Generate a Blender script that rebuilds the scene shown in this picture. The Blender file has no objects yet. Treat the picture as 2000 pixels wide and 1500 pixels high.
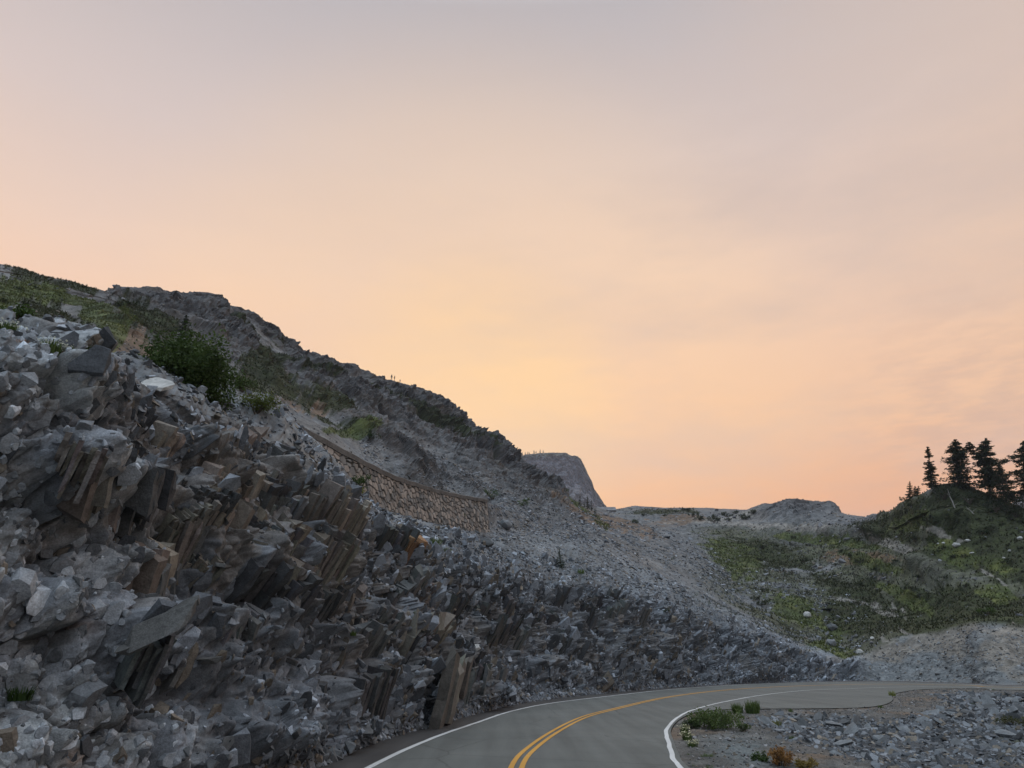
import bpy, bmesh, math, random
import numpy as np
from mathutils import Vector, Matrix
from mathutils.geometry import tessellate_polygon

random.seed(7)
RNG = np.random.default_rng(11)
S = bpy.context.scene
R = math.radians

# ------------------------------------------------------------------ camera
F_PX, YH, CAM_H = 1455.0, 1287.0, 2.0
PITCH = math.atan((YH - 750) / F_PX)
cam = bpy.data.cameras.new('camera')
cam.sensor_fit = 'HORIZONTAL'; cam.sensor_width = 36.0; cam.lens = 36.0 * F_PX / 2000.0
cam.clip_start = 0.1; cam.clip_end = 20000
cam_o = bpy.data.objects.new('camera', cam); S.collection.objects.link(cam_o)
cam_o.location = (0, 0, CAM_H); cam_o.rotation_euler = (R(90) + PITCH, 0, 0)
S.camera = cam_o

# ------------------------------------------------------------------ world: smoky dusk sky
W = bpy.data.worlds.new('World'); S.world = W; W.use_nodes = True
wt = W.node_tree; wt.nodes.clear()
SUN_AZ, SUN_EL = -4.0, 5.0          # degrees, clockwise from +Y


def lin(r, g, b):
    return tuple(((c / 255) / 12.92 if c / 255 <= 0.04045 else ((c / 255 + 0.055) / 1.055) ** 2.4) for c in (r, g, b)) + (1,)


class NT:
    def __init__(self, tree): self.t = tree
    def n(self, typ, **kw):
        nd = self.t.nodes.new(typ)
        for k, v in kw.items():
            if k.startswith('i_'):
                key = k[2:]
                key = int(key) if key.isdigit() else key
                nd.inputs[key].default_value = v
            else:
                setattr(nd, k, v)
        return nd
    def l(self, a, b): self.t.links.new(a, b)
    def math(self, op, a, b=None, clamp=False):
        nd = self.t.nodes.new('ShaderNodeMath'); nd.operation = op; nd.use_clamp = clamp
        for i, v in enumerate((a, b)):
            if v is None: continue
            if hasattr(v, 'links'): self.l(v, nd.inputs[i])
            else: nd.inputs[i].default_value = v
        return nd.outputs[0]
    def mix(self, fac, a, b, mode='MIX'):
        nd = self.t.nodes.new('ShaderNodeMix'); nd.data_type = 'RGBA'; nd.blend_type = mode
        for i, v in ((0, fac), (6, a), (7, b)):
            if hasattr(v, 'links'): self.l(v, nd.inputs[i])
            else: nd.inputs[i].default_value = v
        return nd.outputs[2]
    def ramp(self, fac, stops, interp='LINEAR'):
        nd = self.t.nodes.new('ShaderNodeValToRGB'); cr = nd.color_ramp; cr.interpolation = interp
        while len(cr.elements) > 1: cr.elements.remove(cr.elements[-1])
        cr.elements[0].position = stops[0][0]; cr.elements[0].color = stops[0][1]
        for p, c in stops[1:]:
            e = cr.elements.new(p); e.color = c
        self.l(fac, nd.inputs[0]); return nd.outputs[0]


w = NT(wt)
tc = w.n('ShaderNodeTexCoord')
sep = w.n('ShaderNodeSeparateXYZ'); w.l(tc.outputs['Generated'], sep.inputs[0])
dx, dy, dz = sep.outputs
se = lambda d: math.sin(R(d))
front = w.ramp(dz, [(0.0, lin(250, 146, 82)), (se(11), lin(255, 175, 108)), (se(16), lin(255, 198, 148)),
                    (se(22), lin(246, 202, 168)), (se(28), lin(234, 202, 180)), (se(36), lin(210, 192, 185)),
                    (se(47), lin(180, 174, 176)), (se(65), (1.05, 1.2, 1.32, 1)), (1.0, (1.9, 2.25, 2.6, 1))])
back = w.ramp(dz, [(0.0, (.30, .33, .38, 1)), (se(20), (.46, .56, .66, 1)), (se(50), (1.15, 1.4, 1.65, 1)), (1.0, (1.9, 2.25, 2.6, 1))])
fb = w.n('ShaderNodeMapRange', interpolation_type='SMOOTHSTEP'); w.l(dy, fb.inputs[0])
fb.inputs[1].default_value = 0.35; fb.inputs[2].default_value = -0.35
fb.inputs[3].default_value = 0.0; fb.inputs[4].default_value = 1.0
sky = w.mix(fb.outputs[0], front, back)
# glow round the hidden sun
gd = (math.sin(R(-3.5)) * math.cos(R(18)), math.cos(R(-3.5)) * math.cos(R(18)), math.sin(R(18)))
dot = w.n('ShaderNodeVectorMath', operation='DOT_PRODUCT'); w.l(tc.outputs['Generated'], dot.inputs[0]); dot.inputs[1].default_value = gd
gl = w.ramp(dot.outputs['Value'], [(0.0, (0, 0, 0, 1)), (0.86, (0, 0, 0, 1)), (0.97, (.30, .30, .30, 1)), (1.0, (.85, .85, .85, 1))], 'EASE')
sky = w.mix(gl, sky, lin(255, 210, 150))
# azimuthal dulling to the right of the glow
rt = w.n('ShaderNodeMapRange', interpolation_type='SMOOTHSTEP'); w.l(dx, rt.inputs[0])
rt.inputs[1].default_value = 0.05; rt.inputs[2].default_value = 0.75; rt.inputs[3].default_value = 0; rt.inputs[4].default_value = 0.40
sky = w.mix(rt.outputs[0], sky, lin(212, 178, 146))
# thin smoke bands on a plane overhead
mp = w.n('ShaderNodeMapping'); w.l(tc.outputs['Generated'], mp.inputs[0]); mp.inputs['Rotation'].default_value = (0, R(32), 0); mp.inputs['Scale'].default_value = (1.1, 1.4, 4.2)
nz = w.n('ShaderNodeTexNoise', i_Scale=2.2, i_Detail=7.0, i_Roughness=.6); w.l(mp.outputs[0], nz.inputs['Vector'])
cl = w.ramp(nz.outputs[0], [(0.42, (0, 0, 0, 1)), (0.72, (1, 1, 1, 1))])
side = w.n('ShaderNodeMapRange', interpolation_type='SMOOTHSTEP'); w.l(dx, side.inputs[0])
side.inputs[1].default_value = -0.35; side.inputs[2].default_value = 0.35; side.inputs[3].default_value = 0.10; side.inputs[4].default_value = 0.45
sky = w.mix(w.math('MULTIPLY', cl, side.outputs[0]), sky, lin(186, 170, 164))
nzb = w.n('ShaderNodeTexNoise', i_Scale=1.1, i_Detail=5.0, i_Roughness=.55); w.l(mp.outputs[0], nzb.inputs['Vector'])
clb = w.ramp(nzb.outputs[0], [(0.5, (0, 0, 0, 1)), (0.8, (.35, .35, .35, 1))])
sky = w.mix(clb, sky, lin(226, 199, 183))
# rippled cloud low on the right
vd = w.n('ShaderNodeVectorMath', operation='DISTANCE'); w.l(tc.outputs['Generated'], vd.inputs[0]); vd.inputs[1].default_value = (math.sin(R(33)) * math.cos(R(15)), math.cos(R(33)) * math.cos(R(15)), math.sin(R(15.5)))
cmask = w.ramp(vd.outputs['Value'], [(0.02, (1, 1, 1, 1)), (0.2, (0, 0, 0, 1))], 'EASE')
mp2 = w.n('ShaderNodeMapping'); w.l(tc.outputs['Generated'], mp2.inputs[0]); mp2.inputs['Scale'].default_value = (14, 14, 60)
nz2 = w.n('ShaderNodeTexNoise', i_Scale=1.4, i_Detail=5.0, i_Roughness=.6); w.l(mp2.outputs[0], nz2.inputs['Vector'])
rip = w.ramp(nz2.outputs[0], [(0.40, (0, 0, 0, 1)), (0.62, (1, 1, 1, 1))])
sky = w.mix(w.math('MULTIPLY', w.math('MULTIPLY', rip, cmask), .38), sky, lin(196, 160, 142))
lowhem = w.n('ShaderNodeMapRange'); w.l(dz, lowhem.inputs[0]); lowhem.inputs[1].default_value = 0.0; lowhem.inputs[2].default_value = -0.12
sky = w.mix(lowhem.outputs[0], sky, lin(120, 105, 98))
nish = w.n('ShaderNodeTexSky', sky_type='NISHITA', sun_disc=False, sun_elevation=R(SUN_EL), sun_rotation=R(SUN_AZ), dust_density=4.0)
bgA = w.n('ShaderNodeBackground', i_Strength=.96); w.l(sky, bgA.inputs[0])
bgN = w.n('ShaderNodeBackground', i_Strength=0.004); w.l(nish.outputs[0], bgN.inputs[0])
ad = w.n('ShaderNodeAddShader'); w.l(bgA.outputs[0], ad.inputs[0]); w.l(bgN.outputs[0], ad.inputs[1])
wo = w.n('ShaderNodeOutputWorld'); w.l(ad.outputs[0], wo.inputs[0])

sun = bpy.data.lights.new('sun', 'SUN'); sun.energy = 0.6; sun.angle = R(14); sun.color = (1, .68, .42)
sun_o = bpy.data.objects.new('sun', sun); S.collection.objects.link(sun_o)
sdir = Vector((math.sin(R(SUN_AZ)) * math.cos(R(SUN_EL)), math.cos(R(SUN_AZ)) * math.cos(R(SUN_EL)), math.sin(R(SUN_EL))))
sun_o.rotation_euler = sdir.to_track_quat('Z', 'Y').to_euler()
sun_o.location = (0, 0, 600)

S.view_settings.view_transform = 'Standard'; S.view_settings.look = 'None'
S.view_settings.exposure = 0.22; S.view_settings.gamma = 1.0
S.cycles.use_denoising = True
S.cycles.max_bounces = 6; S.cycles.diffuse_bounces = 3; S.cycles.volume_bounces = 1; S.cycles.transparent_max_bounces = 8
HAZE_DENSITY = 0.00014

# ------------------------------------------------------------------ maths helpers
CP, SP = math.cos(PITCH), math.sin(PITCH)


def ray(px, py):
    px = np.asarray(px, float); py = np.asarray(py, float)
    x = (px - 1000) / F_PX; u = (750 - py) / F_PX
    Y = CP - u * SP; Z = SP + u * CP
    h = np.hypot(x, Y)
    return np.arctan2(x, Y), Z / h            # azimuth, tan(elevation)


def G(px, py, z=0.0):
    az, te = ray(px, py)
    r = (z - CAM_H) / te
    return np.stack([np.sin(az) * r, np.cos(az) * r], -1)


def project(P):
    P = np.asarray(P, float)
    x, y, z = P[..., 0], P[..., 1], P[..., 2] - CAM_H
    d = y * CP + z * SP; v = -y * SP + z * CP
    d = np.maximum(d, 1e-3)
    return 1000 + F_PX * x / d, 750 - F_PX * v / d


def hsh(ix, iy, iz, seed):
    h = (ix.astype(np.uint32) * np.uint32(374761393)) ^ (iy.astype(np.uint32) * np.uint32(668265263)) ^ (iz.astype(np.uint32) * np.uint32(2147483647)) ^ np.uint32((seed * 1274126177) & 0xffffffff)
    h = (h ^ (h >> np.uint32(13))) * np.uint32(1274126177)
    h = (h ^ (h >> np.uint32(16))) * np.uint32(2246822519)
    return h ^ (h >> np.uint32(15))


def hf(h, k=0):
    if k: h = (h * np.uint32(747796405 + 2 * k) + np.uint32(2891336453)); h = h ^ (h >> np.uint32(14))
    return (h & np.uint32(0xffffff)).astype(np.float32) / np.float32(16777215)


def perlin(P, seed=0):
    P = P.astype(np.float32); i = np.floor(P).astype(np.int32); f = P - i
    uu = f * f * f * (f * (f * 6 - 15) + 10)
    out = np.zeros(len(P), np.float32)
    for a in (0, 1):
        wa = uu[:, 0] if a else 1 - uu[:, 0]
        for b in (0, 1):
            wb = uu[:, 1] if b else 1 - uu[:, 1]
            for c in (0, 1):
                wc = uu[:, 2] if c else 1 - uu[:, 2]
                h = hsh(i[:, 0] + a, i[:, 1] + b, i[:, 2] + c, seed)
                gx = hf(h) * 2 - 1; gy = hf(h, 1) * 2 - 1; gz = hf(h, 2) * 2 - 1
                out += wa * wb * wc * (gx * (f[:, 0] - a) + gy * (f[:, 1] - b) + gz * (f[:, 2] - c))
    return out * 1.3


def fbm(P, octv=4, seed=0, gain=.5, ridged=False):
    o = np.zeros(len(P), np.float32); a = 1.0; q = np.array(P, np.float32)
    for k in range(octv):
        n = perlin(q, seed + k)
        if ridged: n = 1 - 2 * np.abs(n)
        o += a * n; a *= gain; q = q * 2.03 + 7.7
    return o


def voronoi(P, seed=0):
    """F1, F2, id hash of the cell and the offset from its centre."""
    P = P.astype(np.float32); i = np.floor(P).astype(np.int32)
    n = len(P); d1 = np.full(n, 9e9, np.float32); d2 = d1.copy(); idh = np.zeros(n, np.uint32); off = np.zeros((n, 3), np.float32)
    for a in (-1, 0, 1):
        for b in (-1, 0, 1):
            for c in (-1, 0, 1):
                x, y, z = i[:, 0] + a, i[:, 1] + b, i[:, 2] + c
                h = hsh(x, y, z, seed)
                e = np.stack([P[:, 0] - x - hf(h, 3), P[:, 1] - y - hf(h, 4), P[:, 2] - z - hf(h, 5)], 1)
                d = np.einsum('ij,ij->i', e, e)
                m = d < d1
                d2 = np.where(m, d1, np.minimum(d2, d)); d1 = np.where(m, d, d1)
                idh = np.where(m, h, idh); off[m] = e[m]
    return np.sqrt(d1), np.sqrt(d2), idh, off


def sst(a, b, x):
    t = np.clip((x - a) / (b - a), 0, 1); return t * t * (3 - 2 * t)


# ------------------------------------------------------------------ object helpers
COL = S.collection


def mesh_np(name, V, Fq, mat, parent=None, col=None, smooth=False, Ft=None):
    """V (n,3); Fq (m,k) one face size, optional Ft a second array of triangles."""
    me = bpy.data.meshes.new(name)
    V = np.asarray(V, np.float32)
    me.vertices.add(len(V)); me.vertices.foreach_set('co', V.ravel())
    arrs = [np.asarray(a, np.int32) for a in (Fq, Ft) if a is not None and len(a)]
    idx = np.concatenate([a.ravel() for a in arrs])
    tot = np.concatenate([np.full(len(a), a.shape[1], np.int32) for a in arrs])
    st = np.concatenate([[0], np.cumsum(tot)[:-1]]).astype(np.int32)
    me.loops.add(len(idx)); me.loops.foreach_set('vertex_index', idx)
    me.polygons.add(len(tot)); me.polygons.foreach_set('loop_start', st)
    try: me.polygons.foreach_set('loop_total', tot)
    except Exception: pass
    me.polygons.foreach_set('use_smooth', np.full(len(tot), smooth))
    if col is not None:
        at = me.attributes.new('Col', 'FLOAT_COLOR', 'POINT')
        c4 = np.ones((len(V), 4), np.float32); c4[:, :3] = col
        at.data.foreach_set('color', c4.ravel())
    me.update(calc_edges=True); me.validate()
    if mat: me.materials.append(mat)
    o = bpy.data.objects.new(name, me); COL.objects.link(o)
    if parent: o.parent = parent
    return o


def tag(o, label=None, cat=None, group=None, kind=None):
    if label: o['label'] = label
    if cat: o['category'] = cat
    if group: o['group'] = group
    if kind: o['kind'] = kind
    return o


def empty(name, loc, label, cat, group=None):
    o = bpy.data.objects.new(name, None); COL.objects.link(o); o.location = loc; o.empty_display_size = .2
    return tag(o, label, cat, group)


def grid_faces(nr, nc, keep=None):
    a = np.arange(nr * nc).reshape(nr, nc)
    f = np.stack([a[:-1, :-1], a[:-1, 1:], a[1:, 1:], a[1:, :-1]], -1).reshape(-1, 4)
    return f if keep is None else f[keep.ravel()]


# ------------------------------------------------------------------ materials
def new_mat(name):
    m = bpy.data.materials.new(name); m.use_nodes = True; m.node_tree.nodes.clear(); return m, NT(m.node_tree)


def surf_mat(name, base=None, var=(.7, 1.3), scales=(.6, 7.0, 40.0), rough=.9, bump=.25, bscale=30., objrand=0.0, spec=.25, trans=0.0, bdist=.03):
    """Col attribute (or a base colour) times fractal variation, with a bump."""
    m, t = new_mat(name)
    tcn = t.n('ShaderNodeTexCoord'); co = tcn.outputs['Object']
    if base is None:
        c = t.n('ShaderNodeAttribute', attribute_name='Col').outputs['Color']
    else:
        c = base + (1,) if len(base) == 3 else base
    for k, s in enumerate(scales):
        nd = t.n('ShaderNodeTexNoise', i_Scale=s, i_Detail=5.0, i_Roughness=.6); t.l(co, nd.inputs['Vector'])
        mr = t.n('ShaderNodeMapRange'); t.l(nd.outputs[0], mr.inputs[0])
        mr.inputs[1].default_value = .3; mr.inputs[2].default_value = .7
        mr.inputs[3].default_value = var[0]; mr.inputs[4].default_value = var[1]
        c = t.mix(1.0, c, mr.outputs[0], 'MULTIPLY')
    if objrand:
        oi = t.n('ShaderNodeObjectInfo'); mr = t.n('ShaderNodeMapRange'); t.l(oi.outputs['Random'], mr.inputs[0])
        mr.inputs[3].default_value = 1 - objrand; mr.inputs[4].default_value = 1 + objrand
        c = t.mix(1.0, c, mr.outputs[0], 'MULTIPLY')
    bs = t.n('ShaderNodeBsdfPrincipled', i_Roughness=rough); bs.inputs['Specular IOR Level'].default_value = spec
    if hasattr(c, 'links'): t.l(c, bs.inputs['Base Color'])
    else: bs.inputs['Base Color'].default_value = c
    if bump:
        nb = t.n('ShaderNodeTexNoise', i_Scale=bscale, i_Detail=6.0, i_Roughness=.65); t.l(co, nb.inputs['Vector'])
        bp = t.n('ShaderNodeBump', i_Strength=bump, i_Distance=bdist); t.l(nb.outputs[0], bp.inputs['Height']); t.l(bp.outputs[0], bs.inputs['Normal'])
    out = t.n('ShaderNodeOutputMaterial')
    if trans:
        tr = t.n('ShaderNodeBsdfTranslucent'); t.l(c, tr.inputs[0])
        mx = t.n('ShaderNodeMixShader', i_0=trans); t.l(bs.outputs[0], mx.inputs[1]); t.l(tr.outputs[0], mx.inputs[2]); t.l(mx.outputs[0], out.inputs[0])
    else:
        t.l(bs.outputs[0], out.inputs[0])
    return m


M_ROCK = surf_mat('fractured_rock', var=(.72, 1.25), scales=(.9, 9.0, 45.0), bump=.5, bscale=22, bdist=.04)
M_HILL = surf_mat('hill_rock_and_heath', var=(.72, 1.28), scales=(.12, .9, 5.0), bump=.5, bscale=3.0, bdist=.15)
M_FAR = surf_mat('far_rock', var=(.72, 1.28), scales=(.012, .05, .2), bump=.9, bscale=.12, bdist=4.0)
M_STONE = surf_mat('slate_stone', var=(.8, 1.2), scales=(3.0, 25.0), bump=.35, bscale=40, bdist=.02)
M_STONE1 = surf_mat('loose_slate', base=(.115, .123, .13), var=(.7, 1.3), scales=(2.0, 25.0), bump=.35, bscale=40, objrand=.45, bdist=.02)
M_PALE = surf_mat('pale_boulder', base=(.38, .38, .37), var=(.8, 1.2), scales=(2.0, 15.0), bump=.4, bscale=20, objrand=.15, bdist=.03)
M_GRAVEL = surf_mat('gravel_verge', var=(.6, 1.4), scales=(.8, 14.0, 70.0), bump=.8, bscale=60, bdist=.03)
M_WALL = surf_mat('masonry', var=(.85, 1.15), scales=(1.2, 20.0), bump=.3, bscale=30, bdist=.02)
M_LEAF = surf_mat('leaf', var=(.85, 1.15), scales=(3.0,), bump=0, rough=.6, trans=.3)
M_NEEDLE = surf_mat('needles', var=(.8, 1.2), scales=(1.5,), bump=0, rough=.7, trans=.12)
M_BARK = surf_mat('bark', base=(.07, .055, .045), var=(.7, 1.3), scales=(4., 30.), bump=.5, bscale=30)
M_DEAD = surf_mat('dead_wood', base=(.22, .21, .20), var=(.7, 1.2), scales=(3., 25.), bump=.4, bscale=25)
def paint(name, base, lo):
    m, t = new_mat(name)
    co = t.n('ShaderNodeTexCoord').outputs['Object']
    n1 = t.n('ShaderNodeTexNoise', i_Scale=22., i_Detail=6., i_Roughness=.7); t.l(co, n1.inputs['Vector'])
    n2 = t.n('ShaderNodeTexNoise', i_Scale=.5, i_Detail=4.); t.l(co, n2.inputs['Vector'])
    sm = t.math('ADD', n1.outputs[0], t.math('MULTIPLY', n2.outputs[0], .5))
    wear = t.ramp(sm, [(lo, (0, 0, 0, 1)), (lo + .10, (1, 1, 1, 1))])
    mr = t.n('ShaderNodeMapRange'); t.l(n2.outputs[0], mr.inputs[0]); mr.inputs[1].default_value = .3; mr.inputs[2].default_value = .7; mr.inputs[3].default_value = .75; mr.inputs[4].default_value = 1.05
    c = t.mix(1.0, base + (1,), mr.outputs[0], 'MULTIPLY')
    c = t.mix(wear, c, (.13, .135, .13, 1))
    bs = t.n('ShaderNodeBsdfPrincipled', i_Roughness=.75); t.l(c, bs.inputs['Base Color'])
    o = t.n('ShaderNodeOutputMaterial'); t.l(bs.outputs[0], o.inputs[0]); return m


M_WHITE = paint('white_road_paint', (.58, .59, .59), .84)
M_YELLOW = paint('yellow_road_paint', (.55, .275, .04), .86)
M_CLOTH = surf_mat('dark_clothing', base=(.05, .045, .05), bump=0, scales=(5.,))
M_SKIN = surf_mat('skin', base=(.35, .2, .14), bump=0, scales=(5.,))
M_ROOF = surf_mat('roof_sheet', base=(.17, .17, .18), bump=.2, bscale=4, scales=(.6, 4.))
M_PLANK = surf_mat('weathered_board', base=(.20, .16, .13), bump=.2, bscale=6, scales=(.6, 6.))


def asphalt(name, base, patch):
    m, t = new_mat(name)
    co = t.n('ShaderNodeTexCoord').outputs['Object']
    n1 = t.n('ShaderNodeTexNoise', i_Scale=.25, i_Detail=5., i_Roughness=.6); t.l(co, n1.inputs['Vector'])
    mpn = t.n('ShaderNodeMapping'); t.l(co, mpn.inputs[0]); mpn.inputs['Rotation'].default_value = (0, 0, R(14)); mpn.inputs['Scale'].default_value = (2.2, .12, 1)
    n2 = t.n('ShaderNodeTexNoise', i_Scale=1., i_Detail=4.); t.l(mpn.outputs[0], n2.inputs['Vector'])
    n3 = t.n('ShaderNodeTexNoise', i_Scale=90., i_Detail=3., i_Roughness=.7); t.l(co, n3.inputs['Vector'])
    c = t.mix(t.ramp(n1.outputs[0], [(.35, (0, 0, 0, 1)), (.68, (1, 1, 1, 1))]), base + (1,), patch + (1,))
    for nd, lo, hi in ((n2, .80, 1.12), (n3, .6, 1.4)):
        mr = t.n('ShaderNodeMapRange'); t.l(nd.outputs[0], mr.inputs[0]); mr.inputs[1].default_value = .3; mr.inputs[2].default_value = .7
        mr.inputs[3].default_value = lo; mr.inputs[4].default_value = hi
        c = t.mix(1.0, c, mr.outputs[0], 'MULTIPLY')
    vo = t.n('ShaderNodeTexVoronoi', feature='DISTANCE_TO_EDGE', i_Scale=.22); 
    wn = t.n('ShaderNodeTexNoise', i_Scale=1.5, i_Detail=5.); t.l(co, wn.inputs['Vector'])
    t.l(t.mix(.12, co, wn.outputs['Color'], 'ADD'), vo.inputs['Vector'])
    c = t.mix(t.ramp(vo.outputs['Distance'], [(0.0, (.45, .45, .45, 1)), (.006, (0, 0, 0, 1))]), c, (.03, .03, .03, 1))
    bs = t.n('ShaderNodeBsdfPrincipled', i_Roughness=.82); t.l(c, bs.inputs['Base Color']); bs.inputs['Specular IOR Level'].default_value = .3
    bp = t.n('ShaderNodeBump', i_Strength=.35, i_Distance=.008); t.l(n3.outputs[0], bp.inputs['Height']); t.l(bp.outputs[0], bs.inputs['Normal'])
    o = t.n('ShaderNodeOutputMaterial'); t.l(bs.outputs[0], o.inputs[0])
    return m


M_ASPHALT = asphalt('asphalt', (.092, .100, .096), (.122, .130, .124))
M_SHOULDER = asphalt('old_shoulder_asphalt', (.045, .044, .045), (.068, .066, .065))

# ------------------------------------------------------------------ road layout (pixel traces of ground lines turned into ground points)
L_PX = [(720, 1500), (780, 1470), (845, 1442), (930, 1412), (1000, 1389), (1080, 1373), (1200, 1358.5), (1300, 1347.5), (1400, 1340), (1500, 1335), (1600, 1332.6), (1700, 1331.8), (1800, 1333.4), (1900, 1336.5), (2000, 1340)]
C_PX = [(1008, 1500), (1040, 1460), (1091, 1425), (1143, 1400), (1200, 1385), (1300, 1362.5), (1400, 1349.5), (1500, 1342.5), (1600, 1338.5), (1700, 1336.6), (1800, 1337), (1900, 1339), (2000, 1343)]
R_PX = [(1329, 1500), (1312, 1470), (1304, 1444), (1301, 1430), (1308, 1416), (1320, 1404), (1340, 1392), (1366, 1383), (1400, 1374), (1440, 1366), (1480, 1359), (1540, 1351.5), (1600, 1347), (1720, 1343), (1800, 1341.5), (1900, 1342), (2000, 1345.5)]
T_PX = [(620, 1500), (720, 1455), (820, 1425), (910, 1400), (1000, 1378), (1100, 1363), (1200, 1352.5), (1300, 1344), (1400, 1338), (1500, 1333.5), (1600, 1331), (1680, 1329.6), (1740, 1329.8), (1800, 1331.6), (1900, 1334.6), (2000, 1338)]
B_PX = [(1347, 1500), (1326, 1470), (1314, 1442), (1310, 1428), (1317, 1414), (1330, 1403), (1350, 1394), (1380, 1388), (1420, 1385), (1500, 1384), (1600, 1383.5), (1660, 1382.5), (1705, 1380), (1733, 1374), (1744, 1366), (1743, 1358), (1760, 1351.5), (1800, 1346.5), (1850, 1345), (1930, 1345), (2000, 1348)]


def spline(P, step=.25, smooth=6):
    P = np.asarray(P, float); Q = np.vstack([2 * P[0] - P[1], P, 2 * P[-1] - P[-2]])
    out = []
    for i in range(1, len(Q) - 2):
        a, b, c, d = Q[i - 1:i + 3]
        n = max(4, int(np.hypot(*(c - b)) / step))
        t = np.linspace(0, 1, n, endpoint=False)[:, None]
        out.append(.5 * (2 * b + (c - a) * t + (2 * a - 5 * b + 4 * c - d) * t * t + (3 * b - a - 3 * c + d) * t ** 3))
    out = np.vstack(out + [P[-1:]])
    s = np.concatenate([[0], np.cumsum(np.hypot(*np.diff(out, axis=0).T))])
    u = np.arange(0, s[-1], step)
    out = np.stack([np.interp(u, s, out[:, 0]), np.interp(u, s, out[:, 1])], 1)
    for _ in range(smooth):
        o2 = out.copy(); o2[1:-1] = .25 * out[:-2] + .5 * out[1:-1] + .25 * out[2:]; out = o2
    return out


def trace(px, start, end):
    p = np.array(px, float); return np.vstack([np.array(start, float), G(p[:, 0], p[:, 1]), np.array(end, float)])


L_W = spline(trace(L_PX, [(-3.4, -10), (-3.4, 0), (-3.25, 8)], [(62, 60), (90, 44)]), .25, 16)
C_W = spline(trace(C_PX, [(-.6, -10), (-.45, 0), (-.2, 8)], [(60, 54), (88, 38)]), .25, 16)
R_W = spline(trace(R_PX, [(2.2, -10), (2.5, 0), (2.9, 8)], [(58, 48), (84, 32)]), .25, 8)
T_W = spline(trace(T_PX, [(-5.6, -10), (-5.3, 0), (-4.95, 8)], [(64, 62), (92, 46)]), .25, 8)
B_W = spline(trace(B_PX, [(2.5, -10), (2.8, 0), (3.2, 8)], [(58, 46.5), (84, 30)]), .25, 4)


def flat_poly(name, out2d, z, mat, kind='structure', label=None):
    vs = [Vector((p[0], p[1], z)) for p in out2d]
    tri = tessellate_polygon([vs])
    o = mesh_np(name, np.array([v[:] for v in vs]), np.array(tri), mat)
    # face up
    bm = bmesh.new(); bm.from_mesh(o.data); bmesh.ops.recalc_face_normals(bm, faces=bm.faces[:])
    if sum(f.normal.z for f in bm.faces) < 0: bmesh.ops.reverse_faces(bm, faces=bm.faces[:])
    bm.to_mesh(o.data); bm.free()
    return tag(o, label, kind=kind)


def offset(Pl, d):
    t = np.gradient(Pl, axis=0); t /= np.linalg.norm(t, axis=1)[:, None] + 1e-9
    return Pl + np.stack([t[:, 1], -t[:, 0]], 1) * np.reshape(d, (-1, 1))      # positive d = to the right of travel


def ribbon(name, Pl, d0, d1, z, mat, label, wob=0.0):
    j = np.interp(np.arange(len(Pl)), np.arange(0, len(Pl) + 3, 3), RNG.normal(0, wob, len(range(0, len(Pl) + 3, 3)))) if wob else 0
    a = offset(Pl, d0 + j); b = offset(Pl, d1 + j * .6); n = len(Pl)
    V = np.zeros((2 * n, 3)); V[:n, :2] = a; V[n:, :2] = b; V[:, 2] = z
    F_ = np.stack([np.arange(n - 1), np.arange(n, 2 * n - 1), np.arange(n + 1, 2 * n), np.arange(1, n)], 1)
    return tag(mesh_np(name, V, F_, mat), label, kind='structure')


road = flat_poly('road', np.vstack([offset(T_W, -.6)[::2], B_W[::-2]]), 0.0, M_ASPHALT)
tag(road, 'grey asphalt mountain road curving right with a paved pullout on the inside of the bend')
# darker shoulder between the outer white line and the rubble
sh_in = offset(L_W, -.10)
tq = np.argmin(((sh_in[:, None, ::1] - T_W[None]) ** 2).sum(-1), 1)
n_ = len(sh_in); Vs = np.zeros((2 * n_, 3)); Vs[:n_, :2] = sh_in; Vs[n_:, :2] = offset(T_W, -.6)[tq]; Vs[:, 2] = .004
Fs = np.stack([np.arange(n_ - 1), np.arange(1, n_), np.arange(n_ + 1, 2 * n_), np.arange(n_, 2 * n_ - 1)], 1)
tag(mesh_np('road_shoulder', Vs, Fs, M_SHOULDER), 'dark rough asphalt shoulder between white edge line and rubble', kind='structure')
ribbon('road_marking', L_W, -.07, .07, .008, M_WHITE, 'thin white edge line along the rock cut side of the road', .012)
ribbon('road_marking', R_W, -.055, .055, .008, M_WHITE, 'worn white edge line round the inside of the bend', .012)
ribbon('road_marking', C_W, -.16, -.05, .008, M_YELLOW, 'left strip of the double yellow centre line')
ribbon('road_marking', C_W, .05, .16, .008, M_YELLOW, 'right strip of the double yellow centre line')

# ground sheet far below everything, out to the horizon
gv = [(-2150, -260, -6), (2150, -260, -6), (2150, 3350, -6), (-2150, 3350, -6)]
tag(mesh_np('ground', gv, [(0, 1, 2, 3)], surf_mat('valley_ground', base=(.08, .085, .06), scales=(.02, .2), bump=0)), 'dark valley ground far below', kind='structure')

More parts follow.
